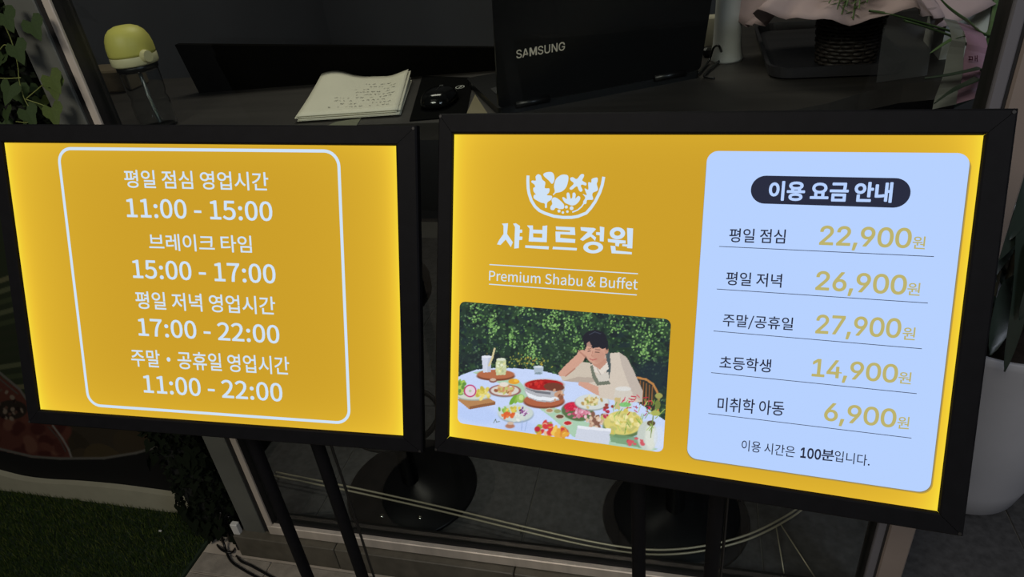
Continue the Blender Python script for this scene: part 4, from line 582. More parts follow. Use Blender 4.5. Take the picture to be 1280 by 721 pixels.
def garden(px, py, nx, ny):
    X = (px-560)*3.434; Y = (py-360)*3.434; p = Paint(X, Y, (34, 56, 44))
    blobs(p.c, 900, 2, 9, [(22, 38, 34), (30, 52, 38), (44, 70, 46), (26, 44, 48), (20, 30, 36)])
    blobs(p.c, 2600, .8, 2.6, [(62, 96, 58), (50, 82, 52), (84, 120, 74), (28, 44, 46), (100, 130, 96), (24, 36, 42)])
    for cx, cy, n, s_ in ((190, 160, 60, 26), (275, 210, 45, 22), (350, 245, 40, 26), (370, 295, 30, 22), (445, 140, 70, 34), (830, 205, 60, 38), (720, 150, 40, 34), (600, 125, 40, 26), (520, 160, 40, 24), (850, 285, 70, 38), (560, 240, 30, 26), (330, 90, 40, 40), (120, 110, 40, 34), (920, 150, 30, 26)):
        p.grain([(random.gauss(cx, s_*.6), random.gauss(cy, s_)) for _ in range(n)], 4.5, [(96, 140, 74), (122, 168, 92), (76, 118, 66), (142, 186, 112)])
    p.grain([(random.gauss(330, 60), random.gauss(315, 14)) for _ in range(60)], 4, [(150, 150, 70), (120, 130, 60), (170, 150, 60)])
    p.ell(880, 380, 90, 70, (24, 38, 52), 0, .75, .6)
    p.ell(130, 300, 100, 26, (24, 34, 42), 0, .6, .6)
    TW = (196, 212, 246)
    p.poly([(20, 395), (60, 372), (120, 350), (200, 343), (300, 344), (400, 354), (480, 374), (560, 396), (640, 430), (760, 455), (860, 520), (935, 570), (980, 640), (980, 740), (0, 740)], TW)
    p.ell(120, 540, 110, 40, (176, 198, 244), 10, .6, .6); p.ell(300, 600, 90, 30, (176, 196, 240), 0, .5, .6)
    p.poly([(105, 362), (165, 350), (300, 392), (345, 440), (430, 500), (560, 560), (700, 620), (900, 690), (820, 720), (640, 665), (540, 640), (450, 560), (330, 470), (250, 420)], (168, 202, 176))
    p.ell(205, 378, 82, 20, (120, 66, 44)); p.ell(205, 370, 80, 20, (176, 104, 70))
    p.poly([(144, 292), (188, 295), (183, 360), (151, 362)], (206, 212, 228)); p.ell(166, 294, 22, 5, (226, 230, 240)); p.poly([(172, 300), (188, 297), (183, 360), (168, 362)], (178, 186, 206), .7)
    p.line([(200, 260), (190, 300), (176, 332)], 8, (208, 196, 150))
    p.poly([(208, 306), (248, 307), (252, 350), (246, 372), (208, 374), (203, 350)], (196, 204, 158)); p.ell(228, 306, 20, 6, (214, 222, 200)); p.grain([(random.uniform(212, 244), random.uniform(318, 366)) for _ in range(18)], 6, [(216, 214, 150), (176, 186, 140), (226, 230, 200)])
    p.poly([(367, 336), (410, 337), (405, 370), (372, 370)], (168, 184, 200)); p.ell(388, 338, 20, 5, (206, 216, 224)); p.ell(388, 366, 15, 5, (130, 150, 160))
    p.ell(193, 397, 17, 9, (140, 92, 80)); p.ell(193, 393, 13, 6, (200, 180, 165)); p.ell(283, 401, 24, 12, (222, 160, 50)); p.ell(292, 397, 9, 7, (236, 190, 60))
    p.poly([(40, 478), (70, 466), (170, 468), (204, 488), (203, 500), (92, 521)], (178, 130, 84)); p.poly([(92, 508), (204, 488), (203, 500), (92, 521)], (140, 92, 58))
    p.ell(110, 462, 74, 21, (160, 170, 160)); p.ell(110, 457, 74, 21, (206, 212, 200))
    p.grain([(random.gauss(62, 14), random.gauss(425, 12)) for _ in range(34)], 9, [(130, 176, 70), (168, 200, 90), (96, 140, 60)])
    p.grain([(random.gauss(150, 14), random.gauss(446, 10)) for _ in range(26)], 10, [(216, 200, 92), (230, 216, 130), (196, 178, 66)])
    p.ell(95, 441, 27, 27, (186, 40, 104)); p.ell(95, 441, 22, 22, (222, 206, 218)); p.ell(95, 441, 6, 6, (150, 190, 130), 0, .6)
    p.ell(244, 443, 68, 26, (150, 150, 150)); p.ell(244, 439, 68, 26, (140, 74, 70)); p.ell(244, 439, 61, 22, (212, 208, 200)); p.grain([(random.gauss(243, 16), random.gauss(434, 8)) for _ in range(36)], 8, [(196, 140, 96), (216, 170, 130), (150, 90, 60), (190, 190, 110)]); p.ell(240, 413, 20, 10, (226, 218, 206), 0, 1, .3)
    p.ell(280, 480, 10, 26, (112, 164, 56), 35); p.ell(296, 476, 8, 22, (132, 176, 70), 25); p.ell(312, 474, 18, 19, (150, 190, 96)); p.ell(314, 470, 10, 12, (190, 214, 140))
    p.ell(412, 488, 88, 29, (120, 62, 42)); p.ell(412, 481, 86, 28, (172, 96, 66))
    p.poly([(327, 406), (330, 446), (345, 470), (385, 486), (440, 490), (480, 480), (497, 455), (502, 424)], (176, 178, 184)); p.poly([(330, 440), (345, 466), (385, 480), (440, 484), (480, 474), (490, 462), (440, 470), (380, 464), (345, 450)], (226, 230, 236)); p.poly([(335, 420), (380, 440), (440, 448), (440, 456), (380, 450), (336, 432)], (110, 112, 120))
    p.ell(414, 415, 88, 26, (190, 180, 176)); p.ell(412, 415, 82, 23, (168, 24, 26), 0, 1, .06); p.grain([(random.gauss(385, 24), random.gauss(412, 8)) for _ in range(22)], 7, [(200, 40, 36), (146, 14, 20), (190, 60, 50)]); p.ell(455, 424, 44, 18, (112, 58, 42), 4)
    p.grain([(random.gauss(478, 12), random.gauss(458, 12)) for _ in range(24)], 9, [(196, 150, 120), (140, 88, 66), (214, 180, 150)])
    p.ell(292, 542, 76, 37, (150, 168, 186)); p.ell(290, 536, 76, 37, (198, 210, 206)); p.grain([(random.gauss(248, 9), random.gauss(526, 7)) for _ in range(12)], 9, [(110, 160, 60), (150, 190, 90)]); p.grain([(random.gauss(258, 12), random.gauss(547, 6)) for _ in range(18)], 8, [(226, 122, 60), (214, 96, 50)]); p.grain([(random.gauss(284, 12), random.gauss(519, 5)) for _ in range(14)], 8, [(220, 200, 90), (190, 180, 70)]); p.grain([(random.gauss(328, 12), random.gauss(531, 8)) for _ in range(26)], 5, [(140, 80, 140), (220, 200, 226), (110, 60, 116)]); p.grain([(random.gauss(302, 12), random.gauss(552, 6)) for _ in range(12)], 8, [(226, 228, 222), (206, 214, 206)])
    p.line([(196, 578), (204, 562), (208, 575), (222, 572)], 2.5, (90, 110, 90)); p.ell(266, 592, 20, 10, (176, 120, 96), 0, 1, .4); p.ell(268, 580, 14, 7, (204, 180, 160), 0, 1, .4)
    p.line([(318, 570), (316, 610)], 3, (150, 172, 214)); p.line([(340, 570), (330, 612)], 3, (158, 180, 218))
    p.grain([(random.uniform(378, 450), random.gauss(606, 14)) for _ in range(26)], 13, [(206, 60, 62), (220, 160, 60), (226, 190, 150), (186, 40, 60), (150, 170, 70)]); p.grain([(random.uniform(450, 512), random.gauss(624, 12)) for _ in range(20)], 14, [(226, 166, 60), (214, 140, 50), (236, 196, 90), (200, 60, 60)])
    p.ell(556, 530, 70, 40, (86, 110, 70), 8); p.ell(532, 508, 34, 19, (200, 34, 66), -5, 1, .3, .3); p.grain([(random.gauss(572, 20), random.gauss(532, 12)) for _ in range(60)], 7, [(206, 120, 142), (232, 190, 202), (178, 70, 96), (214, 150, 170)])
    p.ell(618, 492, 74, 34, (150, 160, 156)); p.ell(618, 488, 72, 33, (208, 214, 212)); p.grain([(random.gauss(618, 20), random.gauss(484, 9)) for _ in range(40)], 8, [(206, 190, 130), (226, 216, 170), (150, 160, 80), (180, 150, 90)])
    p.ell(436, 526, 20, 11, (196, 200, 180)); p.ell(436, 525, 14, 7, (176, 140, 100)); p.ell(480, 552, 22, 12, (190, 190, 170)); p.ell(480, 551, 16, 8, (110, 66, 50)); p.ell(514, 580, 22, 11, (200, 196, 180)); p.ell(514, 579, 16, 8, (186, 40, 44)); p.ell(470, 528, 15, 8, (150, 160, 110))
    p.grain([(random.gauss(640, 20), random.gauss(572, 16)) for _ in range(60)], 9, [(196, 160, 136), (226, 206, 190), (130, 90, 74), (214, 186, 160)])
    # seated person
    SK = (206, 158, 138); SH = (208, 196, 182)
    p.line([(812, 384), (850, 392), (880, 412), (898, 445), (905, 490), (900, 540)], 9, (186, 130, 72)); p.poly([(812, 390), (858, 400), (888, 440), (890, 530), (830, 500)], (58, 50, 40), .7)
    for k in range(5): p.line([(826+13*k, 398+6*k), (822+13*k, 500)], 4, (150, 98, 54))
    p.poly([(640, 310), (690, 280), (735, 276), (768, 298), (792, 345), (815, 395), (836, 440), (834, 488), (760, 492), (690, 478), (640, 450), (600, 410), (590, 360), (610, 330)], SH)
    p.poly([(735, 276), (768, 298), (792, 345), (815, 395), (836, 440), (834, 488), (800, 470), (770, 400), (745, 330)], (178, 166, 158), .6)
    p.poly([(478, 368), (520, 345), (575, 318), (612, 322), (622, 372), (640, 398), (600, 408), (540, 402), (492, 398)], (202, 190, 174)); p.poly([(492, 398), (560, 380), (625, 385), (640, 398), (600, 408), (540, 404)], (166, 150, 138), .6)
    p.poly([(548, 290), (570, 272), (592, 288), (582, 312), (545, 345), (505, 378), (478, 378), (474, 364), (500, 335)], SK); p.line([(545, 345), (505, 378)], 5, (176, 122, 104))
    p.ell(574, 284, 21, 18, SK, -30); p.line([(560, 268), (590, 292)], 4, (182, 130, 112)); p.line([(566, 276), (592, 300)], 2.5, (176, 124, 108))
    p.poly([(562, 402), (600, 405), (655, 428), (700, 452), (690, 470), (640, 460), (590, 432), (560, 416)], SK); p.poly([(645, 425), (672, 415), (705, 430), (700, 478), (650, 470)], SH)
    p.poly([(610, 335), (622, 330), (632, 372), (648, 400), (690, 398), (700, 412), (640, 418), (620, 385)], (112, 118, 104)); p.poly([(676, 278), (694, 274), (700, 340), (690, 400), (678, 398), (684, 330)], (70, 84, 88)); p.poly([(636, 372), (690, 360), (690, 398), (648, 402)], (206, 200, 190))
    p.poly([(618, 318), (680, 300), (684, 340), (655, 356), (628, 344)], (192, 142, 122)); p.poly([(622, 330), (652, 350), (684, 318), (690, 345), (660, 372), (628, 358)], (220, 212, 202)); p.line([(640, 345), (656, 372)], 2.5, (150, 140, 132))
    p.ell(632, 272, 44, 54, SK, -8, 1, .06); p.ell(650, 295, 28, 32, (184, 134, 116), -8, .5, .5); p.ell(680, 268, 8, 14, (190, 140, 120))
    p.ell(630, 218, 52, 38, (26, 28, 40), 0, 1, .06); p.poly([(578, 220), (590, 262), (598, 240), (606, 228), (622, 262), (640, 246), (660, 262), (676, 258), (684, 270), (686, 225), (640, 190)], (26, 28, 40)); p.poly([(596, 236), (606, 228), (618, 250), (606, 262), (597, 258)], SK, .8)
    p.line([(606, 200), (630, 188), (655, 196)], 3, (76, 84, 104), .7)
    p.line([(600, 271), (612, 270)], 3, (60, 40, 40)); p.line([(632, 274), (650, 276)], 3, (60, 40, 40)); p.line([(600, 262), (614, 260)], 2.5, (70, 50, 46), .8); p.line([(632, 263), (652, 265)], 2.5, (70, 50, 46), .8)
    p.line([(622, 270), (617, 290), (624, 293)], 2.2, (176, 120, 104)); p.line([(608, 303), (620, 309), (638, 304)], 3.2, (176, 84, 84))
    # carafe, flowers, vase, tray at the front right
    p.poly([(718, 430), (786, 432), (792, 470), (790, 520), (716, 520), (712, 470)], (206, 204, 196), .55); p.ell(752, 432, 34, 10, (222, 224, 224), 0, .7); p.poly([(716, 470), (740, 470), (738, 520), (716, 520)], (200, 176, 110), .8)
    p.ell(752, 592, 88, 52, (92, 120, 76)); p.ell(752, 578, 84, 52, (214, 202, 116), 0, 1, .1); p.grain([(random.gauss(750, 36), random.gauss(572, 22)) for _ in range(46)], 13, [(226, 214, 140), (204, 190, 96), (236, 226, 170), (190, 186, 110)])
    p.poly([(556, 590), (700, 604), (690, 672), (545, 648)], (204, 210, 224)); p.poly([(556, 590), (700, 604), (698, 616), (556, 602)], (226, 230, 238)); p.poly([(692, 626), (830, 640), (850, 690), (700, 660)], (112, 150, 110), .8)
    p.ell(856, 634, 44, 64, (196, 204, 196)); p.ell(870, 640, 24, 56, (222, 226, 214), 0, .8, .4); p.ell(872, 580, 18, 12, (96, 82, 52)); p.ell(905, 640, 22, 50, (212, 222, 238), 0, .7, .3)
    for _ in range(26):
        x, y = random.uniform(745, 880), random.uniform(462, 545); a = random.uniform(0, 6.28); p.line([(x, y), (x+20*math.cos(a), y+12*math.sin(a))], 3.6, random.choice([(186, 40, 66), (206, 66, 90), (160, 30, 50)]))
    for _ in range(34):
        x, y = random.uniform(700, 900), random.uniform(500, 640); a = random.uniform(-2.3, -.8); p.line([(x, y), (x+26*math.cos(a), y+26*math.sin(a))], 3.2, random.choice([(150, 186, 84), (118, 160, 70), (176, 200, 110)]))
    p.line([(870, 640), (882, 540), (905, 470)], 4, (120, 140, 70)); p.ell(905, 462, 16, 12, (156, 156, 84)); p.ell(900, 500, 12, 20, (112, 124, 60)); p.line([(890, 560), (930, 520)], 4, (150, 176, 90)); p.ell(890, 536, 20, 12, (170, 176, 90))
    p.grain([(random.gauss(685, 10), random.gauss(525, 12)) for _ in range(10)], 8, [(186, 50, 80), (150, 60, 50)]); p.grain([(random.gauss(808, 20), random.gauss(660, 8)) for _ in range(12)], 8, [(190, 50, 76), (206, 90, 100)]); p.ell(760, 500, 26, 10, (110, 190, 96), 0, .8)
    p.c *= (1+.04*(p.n[..., None]-.5))
    return p.c
def colour_mat(name, emit):
    m = bpy.data.materials.new(name); m.use_nodes = True; nt = m.node_tree; b = nt.nodes['Principled BSDF']
    a = nt.nodes.new('ShaderNodeVertexColor'); a.layer_name = 'print'
    if emit: nt.links.new(a.outputs[0], b.inputs['Emission Color']); b.inputs['Emission Strength'].default_value = 1; b.inputs['Base Color'].default_value = (.02, .02, .02, 1)
    else: nt.links.new(a.outputs[0], b.inputs['Base Color'])
    b.inputs['Roughness'].default_value = .6; b.inputs['Specular IOR Level'].default_value = .05
    return m
def finish(pos, ctr, me, F, c, m, parent, name):
    me.from_pydata((pos-ctr).tolist(), [], F.tolist()); me.materials.append(m)
    at = me.color_attributes.new('print', 'FLOAT_COLOR', 'POINT'); L = lin_np(c.reshape(-1, 3)); rgba = np.ones((len(L), 4), np.float32); rgba[:, :3] = L; at.data.foreach_set('color', rgba.ravel())
    o = bpy.data.objects.new(name, me); COL.objects.link(o)
    if parent: o.parent = parent
    o.location = Vector(ctr)-rootloc(parent); return o
gb = boxuv(RS, [(575.5, 376.5), (838.5, 398.5), (829.5, 564.5), (571.5, 529)])
nx, ny = 330, 216
def PG(gx, gy):
    # rounded corners: pull the grid's border rows in so the outline is a rounded rectangle
    u0, v0, u1, v1 = gb; r = .008; v = v1+(v0-v1)*gy; d = np.minimum(v-v0, v1-v); ins = np.where(d < r, r-np.sqrt(np.maximum(r*r-(r-d)**2, 0)), 0)
    u = (u0+ins)+(u1-u0-2*ins)*gx
    return np.array(RS.c)+np.outer(u, np.array(RS.X))+np.outer(v, np.array(RS.U))+np.array(RS.N)*.0006
pos, ctr, me, F, c, _, _ = raster('garden_photo', PG, nx, ny, garden, None, rs)
finish(pos, ctr, me, F[:, ::-1], c, colour_mat('lit_photo_print', True), rs, 'garden_photo')

# ================================================================== the desk behind the glass and what stands on it
DZ = 1.15
desk = empty('counter_desk', (-.5, 1.4, 0), 'dark wood counter desk with rounded corner standing close behind the glass', 'desk')
poly = [(-1.59, 1.18), (-1.30, 1.18), (-1.15, 1.072), (.10, 1.072), (.16, 1.085), (.21, 1.112), (.26, 1.155), (.33, 1.195), (.42, 1.215), (.53, 1.22), (.53, 1.78), (-.30, 1.78), (-.36, 1.72), (-.36, 1.50), (-1.59, 1.46)]
MB().prism(poly, DZ-.03, DZ).build('worktop', M_desk, desk)
for x in (-1.3, .44):
    MB().box((x-.02, 1.34, 0), (x+.02, 1.42, DZ-.03), bev=.003).build('leg', M_black, desk)
MB().box((-1.28, 1.36, DZ-.12), (.42, 1.40, DZ-.03)).build('apron', M_black, desk)
# low black board at the back of the desk
b = MB(); b.add([(-1.055, 1.325, DZ), (-.38, 1.40, DZ), (-.38, 1.415, DZ), (-1.055, 1.34, DZ), (-1.075, 1.325, DZ+.105), (-.38, 1.40, DZ+.045), (-.38, 1.415, DZ+.045), (-1.075, 1.34, DZ+.105)],
    [(3, 2, 1, 0), (4, 5, 6, 7), (0, 1, 5, 4), (1, 2, 6, 5), (2, 3, 7, 6), (3, 0, 4, 7)])
tag(b.build('back_board', mat('matte_black_board', (10, 9, 8), .95, spec=.03)), 'long low black board standing along the back of the desk behind the notepaper', 'board')
tag(MB().box((-1.40, 1.36, DZ), (-1.27, 1.44, DZ+.05), bev=.004).build('wooden_box', mat('light_wood', (112, 98, 78), .6, var=.15, stretch=(1, 8, 8))), 'small light wooden box at the left end of the desk behind the drinking bottle', 'box')
# drinking bottle
BX, BY = -.996, 1.112
BX, BY = onz(200, 158, DZ).x, onz(200, 158, DZ).y
bt = empty('drinking_bottle', (BX, BY, DZ), 'clear drinking bottle with yellow domed flip lid on the desk', 'bottle')
M_clear = bpy.data.materials.new('clear_plastic'); M_clear.use_nodes = True
_b = M_clear.node_tree.nodes['Principled BSDF']; _b.inputs['Transmission Weight'].default_value = 1; _b.inputs['IOR'].default_value = 1.12; _b.inputs['Roughness'].default_value = .05; _b.inputs['Base Color'].default_value = (.85, .87, .88, 1)
MB().lathe((BX, BY, DZ), [(.0305, 0), (.034, .003), (.034, .05), (.031, .06), (.034, .07), (.034, .105), (.032, .112), (.0305, .112), (.0325, .104), (.0325, .07), (.0295, .06), (.0325, .05), (.0325, .006), (.03, .004)], 40).build('bottle_body', M_clear, bt, True)
MB().lathe((BX, BY, DZ), [(.0335, .108), (.036, .110), (.036, .118), (.0335, .120)], 36).build('neck_ring', M_blackp, bt, True)
MB().tube([(BX+.004, BY, DZ+.008), (BX+.001, BY, DZ+.06), (BX, BY, DZ+.112)], .0035, 8).build('straw', mat('cloudy_plastic', (150, 152, 150), .4), bt, True)
MB().lathe((BX, BY, DZ), [(.039, .119), (.0405, .122), (.0405, .134), (.039, .136)], 40).build('lid_band', mat('pale_yellow_plastic', (208, 200, 158), .5), bt, True)
MB().lathe((BX, BY, DZ), [(.0400, .1355), (.0405, .140), (.0400, .152), (.0375, .164), (.0325, .174), (.025, .181), (.015, .185), (.0, .186)], 40).build('lid_dome', mat('soft_yellow_plastic', (203, 195, 98), .5), bt, True)
d = (CR*.86-Vector((0, .5, 0))).normalized(); d.z = 0; d.normalize(); q = Vector((BX, BY, DZ+.134))+d*.0415; s_ = d.cross(Vector((0, 0, 1)))
k = MB(); V = []
for h in (-.006, .009):
    for a in range(16):
        t = a*math.pi/8; rr = .0105 if h < 0 else .0085
        V.append(q+d*h+s_*math.cos(t)*rr+Vector((0, 0, 1))*math.sin(t)*rr*1.15)
k.add(V, [tuple(range(16, 32)), tuple(range(15, -1, -1))]+[(i, (i+1) % 16, 16+(i+1) % 16, 16+i) for i in range(16)]); k.build('lid_button', mat('cream_plastic', (205, 196, 150), .5), bt)
q = Vector((BX, BY, DZ+.134))-d*.043; MB().tube([q-s_*.006, q+s_*.006], .004, 10).build('hinge', bpy.data.materials['cream_plastic'], bt, True)
# stack of handwritten paper
c4 = [onz(371, 151, DZ+.004), onz(497, 137, DZ+.012), onz(512, 95, DZ+.012), onz(405.5, 101, DZ+.004)]
pr = empty('paper_stack', (c4[0]+c4[2])/2*1.0, 'stack of creased white notepaper with faint handwriting lying on the desk', 'paper')
pr.location.z = DZ
def bil(a, b): return (c4[0]*(1-a)+c4[1]*a)*(1-b)+(c4[3]*(1-a)+c4[2]*a)*b
def hgt(a, b, l):
    base = .0015+.0016*l; w = (.010*max(0, math.cos(4.6*a-.1))*b**2+.006*math.sin(7*a)*b+.010*a**3*b)*(l/6)
    return DZ+base+max(0, w)
for l in range(7):
    V, F = [], []; n1, n2 = 16, 10; off = [Vector((random.uniform(-.004, .004), random.uniform(-.004, .004), 0)), Vector((0, 0, 0))][l == 6]
    for h in (0, .0011):
        for j in range(n2+1):
            for i in range(n1+1):
                a, b_ = i/n1, j/n2; p = bil(a, b_)+off; V.append((p.x, p.y, hgt(a, b_, l)+h))
    N_ = (n1+1)*(n2+1)
    for j in range(n2):
        for i in range(n1):
            q0 = j*(n1+1)+i; F.append((q0+N_, q0+1+N_, q0+n1+2+N_, q0+n1+1+N_)); F.append((q0+n1+1, q0+n1+2, q0+1, q0))
    for i in range(n1): F += [(i, i+1, i+1+N_, i+N_), (n2*(n1+1)+i+1, n2*(n1+1)+i, n2*(n1+1)+i+N_, n2*(n1+1)+i+1+N_)]
    for j in range(n2): F += [((j+1)*(n1+1), j*(n1+1), j*(n1+1)+N_, (j+1)*(n1+1)+N_), (j*(n1+1)+n1, (j+1)*(n1+1)+n1, (j+1)*(n1+1)+n1+N_, j*(n1+1)+n1+N_)]
    mesh('sheet', V, F, M_paper, pr, True)
ink = MB()
for row in range(9):
    b_ = .14+row*.075
    a0 = .28 if row < 4 else .46
    a_ = a0+random.uniform(0, .05)
    while a_ < .90:
        w = random.uniform(.012, .04); z0 = .0022
        if random.random() < .75:
            for kk in range(3):
                aa = a_+w*kk/3; bb = b_+random.uniform(-.012, .012); p0 = bil(aa, bb); p1 = bil(aa+w/3, b_+random.uniform(-.012, .012)); z = hgt(aa, bb, 6)+.0020
                dd = Vector((0, .0009, 0)); ink.add([(p0.x, p0.y-.0011, z), (p1.x, p1.y-.0011, z), (p1.x, p1.y+.0009, z), (p0.x, p0.y+.0009, z)], [(0, 1, 2, 3)])
        a_ += w+random.uniform(.008, .03)
ink.build('handwriting', M_ink, pr)
# mouse pad with round mark, mouse
pads = [onz(512, 152, DZ), onz(583, 146, DZ), onz(592, 98, DZ), onz(528, 96, DZ)]
pad = MB().prism([(p.x, p.y) for p in pads], DZ, DZ+.002).build('mouse_pad', mat('black_rubber', (9, 9, 9), .9, spec=.05))
tag(pad, 'thin black mouse pad with a small round white mark at its corner', 'mouse pad')
e = onz(575, 108.5, DZ+.0025); rg = MB(); n = 24
rg.add([(e.x+r_*math.cos(2*math.pi*k/n), e.y+r_*1.35*math.sin(2*math.pi*k/n), DZ+.0023) for r_ in (.0085, .0074) for k in range(n)], [(k, (k+1) % n, n+(k+1) % n, n+k) for k in range(n)])
rg.add([(e.x-.002, e.y-.006, DZ+.0023), (e.x+.0002, e.y-.006, DZ+.0023), (e.x+.0035, e.y+.006, DZ+.0023), (e.x+.001, e.y+.006, DZ+.0023)], [(0, 1, 2, 3)])
rg.build('round_mark', mat('pale_print', (235, 235, 228), .6), pad)
mc = onz(549, 122, DZ+.012); mo = empty('computer_mouse', (mc.x, mc.y, DZ+.002), 'glossy black computer mouse on the black mouse pad', 'mouse')
M_gloss = mat('glossy_black_plastic', (14, 14, 14), .12)
V, F = [], []; nu, nv = 24, 10
for j in range(nv+1):
    t = j/nv*math.pi/2
    for i in range(nu):
        a = 2*math.pi*i/nu; ca, sa = math.cos(a), math.sin(a)
        rx = .031*abs(ca)**.75*(1 if ca > 0 else -1); ry = .047*abs(sa)**.75*(1 if sa > 0 else -1)
        V.append(Vector((rx*math.cos(t)**.55, ry*math.cos(t)**.55, .004+.023*math.sin(t)*(1-.12*(sa*math.cos(t)))))+Vector((mc.x, mc.y, DZ+.002)))
for j in range(nv):
    for i in range(nu): F.append((j*nu+i, j*nu+(i+1) % nu, (j+1)*nu+(i+1) % nu, (j+1)*nu+i))
F.append(tuple(range(nu-1, -1, -1)))
mesh('shell', V, F, M_gloss, mo, True)
w = MB(); cc = Vector((mc.x, mc.y+.024, DZ+.0205)); V = [cc+Vector((h, .008*math.cos(k*math.pi/8), .008*math.sin(k*math.pi/8))) for h in (-.0035, .0035) for k in range(16)]
w.add(V, [tuple(range(15, -1, -1)), tuple(range(16, 32))]+[(k, (k+1) % 16, 16+(k+1) % 16, 16+k) for k in range(16)]); w.build('scroll_wheel', M_blackp, mo)
MB().box((mc.x-.0008, mc.y-.01, DZ+.0278), (mc.x+.0008, mc.y+.012, DZ+.0292)).build('button_gap', M_blackp, mo)
# beige card beside the pad
tri = [onz(594, 119, DZ), onz(582, 146, DZ), onz(613, 148, DZ)]
tag(MB().prism([(p.x, p.y) for p in tri], DZ, DZ+.0018).build('beige_card', mat('beige_card', (128, 118, 92), .8)), 'beige card corner lying on the desk between mouse pad and laptop', 'card')
tri = [onz(420, 153, DZ), onz(400, 162, DZ), onz(440, 166, DZ), onz(452, 148, DZ)]
tag(MB().prism([(p.x, p.y) for p in tri], DZ-.0, DZ+.0012).build('grey_card', mat('grey_card', (112, 112, 92), .8)), 'dull grey card sticking out below the notepaper on the desk', 'card')
# laptop, its lid back towards the glass
lA = onz(621, 150, DZ); lA = Vector((lA.x, 1.095, DZ)); lB = onz(875, 97, DZ); ld = (lB-lA); Lw = ld.length; ld.normalize()
ln = Vector((ld.y, -ld.x, 0)); tl = R(13); lu = Vector((0, 0, 1))*math.cos(tl)+ln*math.sin(tl)
lap = empty('laptop', (lA+lB)/2, 'open black laptop with silver lettering on its lid, back turned to the glass', 'laptop')
def slab(name, o, a, b, c, la, lb, lc, m, par, r=.008):
    P = rrect(0, 0, la, lb, r, 5); n = len(P)
    V = [o+a*x+b*y+c*z for z in (0, lc) for x, y in P]
    return mesh(name, V, [tuple(range(n-1, -1, -1)), tuple(range(n, 2*n))]+[(i, (i+1) % n, n+(i+1) % n, n+i) for i in range(n)], m, par)
lz = Vector((0, 0, .014)); lid_n = ld.cross(lu)
lid = slab('lid', lA+lz, ld, lu, -lid_n, Lw, .245, .006, mat('satin_black_lid', (13, 13, 14), .3), lap)
slab('screen', lA+lz+ld*.01-lid_n*.006+lu*.012, ld, lu, -lid_n, Lw-.02, .225, .0006, M_gloss, lap)
slab('base', lA, ld, -ln, Vector((0, 0, 1)), Lw, .235, .013, M_blackp, lap)
kb = slab('keyboard', lA+Vector((0, 0, .013))-ln*.03+ld*.02, ld, -ln, Vector((0, 0, 1)), Lw-.04, .10, .001, mat('dark_keys', (30, 30, 32), .6), lap)
MB().tube([lA+lz+ld*.03, lA+lz+ld*.09], .006, 10).build('hinge', M_blackp, lap, True); MB().tube([lB+lz-ld*.09, lB+lz-ld*.03], .006, 10).build('hinge', M_blackp, lap, True)
def onlid(x, y):
    d = ray(x, y); o = lA+lz+lid_n*.0004; t = (o-CAMP).dot(lid_n)/d.dot(lid_n); return CAMP+d*t
pa, pb_, pc = onlid(645.5, 73.5), onlid(705, 66.5), onlid(645.5, 62.5)
pb2 = onlid(706, 66.0)
textmesh('lettering', 'SAMSUNG', IG, lambda a, b: pa+ld*((pb2-pa).dot(ld)*a)+lu*((pc-pa).dot(lu)*b)+lu*((pb2-pa).dot(lu)*a*.0), mat('silver_lettering', (235, 222, 200), .4), lid, .018)
# white post, white adapter and cables behind the laptop
wp = onz(908, 78, DZ); tag(MB().lathe((wp.x, wp.y+.02, DZ), [(.030, 0), (.031, .004), (.026, .03), (.024, .10), (.023, .22), (.020, .224)], 28).build('white_post', M_white, None, True), 'tall off-white plastic post standing between the laptop and the tray', 'post')
wp2 = onz(889, 60, DZ); tag(MB().box((wp2.x-.03, wp2.y, DZ), (wp2.x+.012, wp2.y+.03, DZ+.06), bev=.003).build('cream_box', mat('cream_card', (190, 182, 160), .7)), 'small cream box half hidden behind the right edge of the laptop', 'box')
cb_ = [onz(873, 92, DZ+.004), onz(886, 76, DZ+.006), onz(892, 60, DZ+.03), onz(899, 58, DZ+.035), onz(902, 72, DZ+.008), onz(890, 84, DZ+.004), onz(880, 95, DZ+.004), onz(893, 98, DZ+.004)]
tag(MB().tube(smooth_path(cb_, 8), .0022, 6).build('laptop_cable', M_blackp, None, True), 'thin black cable looped on the desk at the right edge of the laptop', 'cable')
ad = onz(893, 70, DZ); tag(MB().box((ad.x-.022, ad.y-.012, DZ), (ad.x+.022, ad.y+.014, DZ+.018), bev=.004).build('power_adapter', M_blackp), 'small black power adapter lying in front of the white post', 'adapter')
# tray
M_tray = mat('dark_tray_wood', (46, 44, 47), .45, var=.15, scale=12, stretch=(.5, 5, 5))
T = [onz(967, 99, DZ), onz(1122, 97, DZ)]; tx0, tx1 = T[0].x-.012, T[1].x+.02; ty0, ty1 = 1.236, 1.60
tr = empty('serving_tray', ((tx0+tx1)/2, (ty0+ty1)/2, DZ), 'dark wooden tray with rounded corners and raised rim holding the wicker basket', 'tray')
def ring_stack(levels, n, m, par, name):
    V = [v for P, z in levels for v in [(x, y, z) for x, y in P]]; k = len(levels[0][0]); F = [tuple(range(k-1, -1, -1)), tuple((len(levels)-1)*k+i for i in range(k))]
    for l in range(len(levels)-1):
        for i in range(k): F.append((l*k+i, l*k+(i+1) % k, (l+1)*k+(i+1) % k, (l+1)*k+i))
    return mesh(name, V, F, m, par)
def tr_r(g, z): return (rrect(tx0+g, ty0+g, tx1-g, ty1-g, max(.04-g, .01), 6), DZ+z)
ring_stack([tr_r(.014, 0), tr_r(.004, .004), tr_r(0, .022), tr_r(.006, .022), tr_r(.012, .008), tr_r(.02, .006)], 0, M_tray, tr, 'tray_dish')
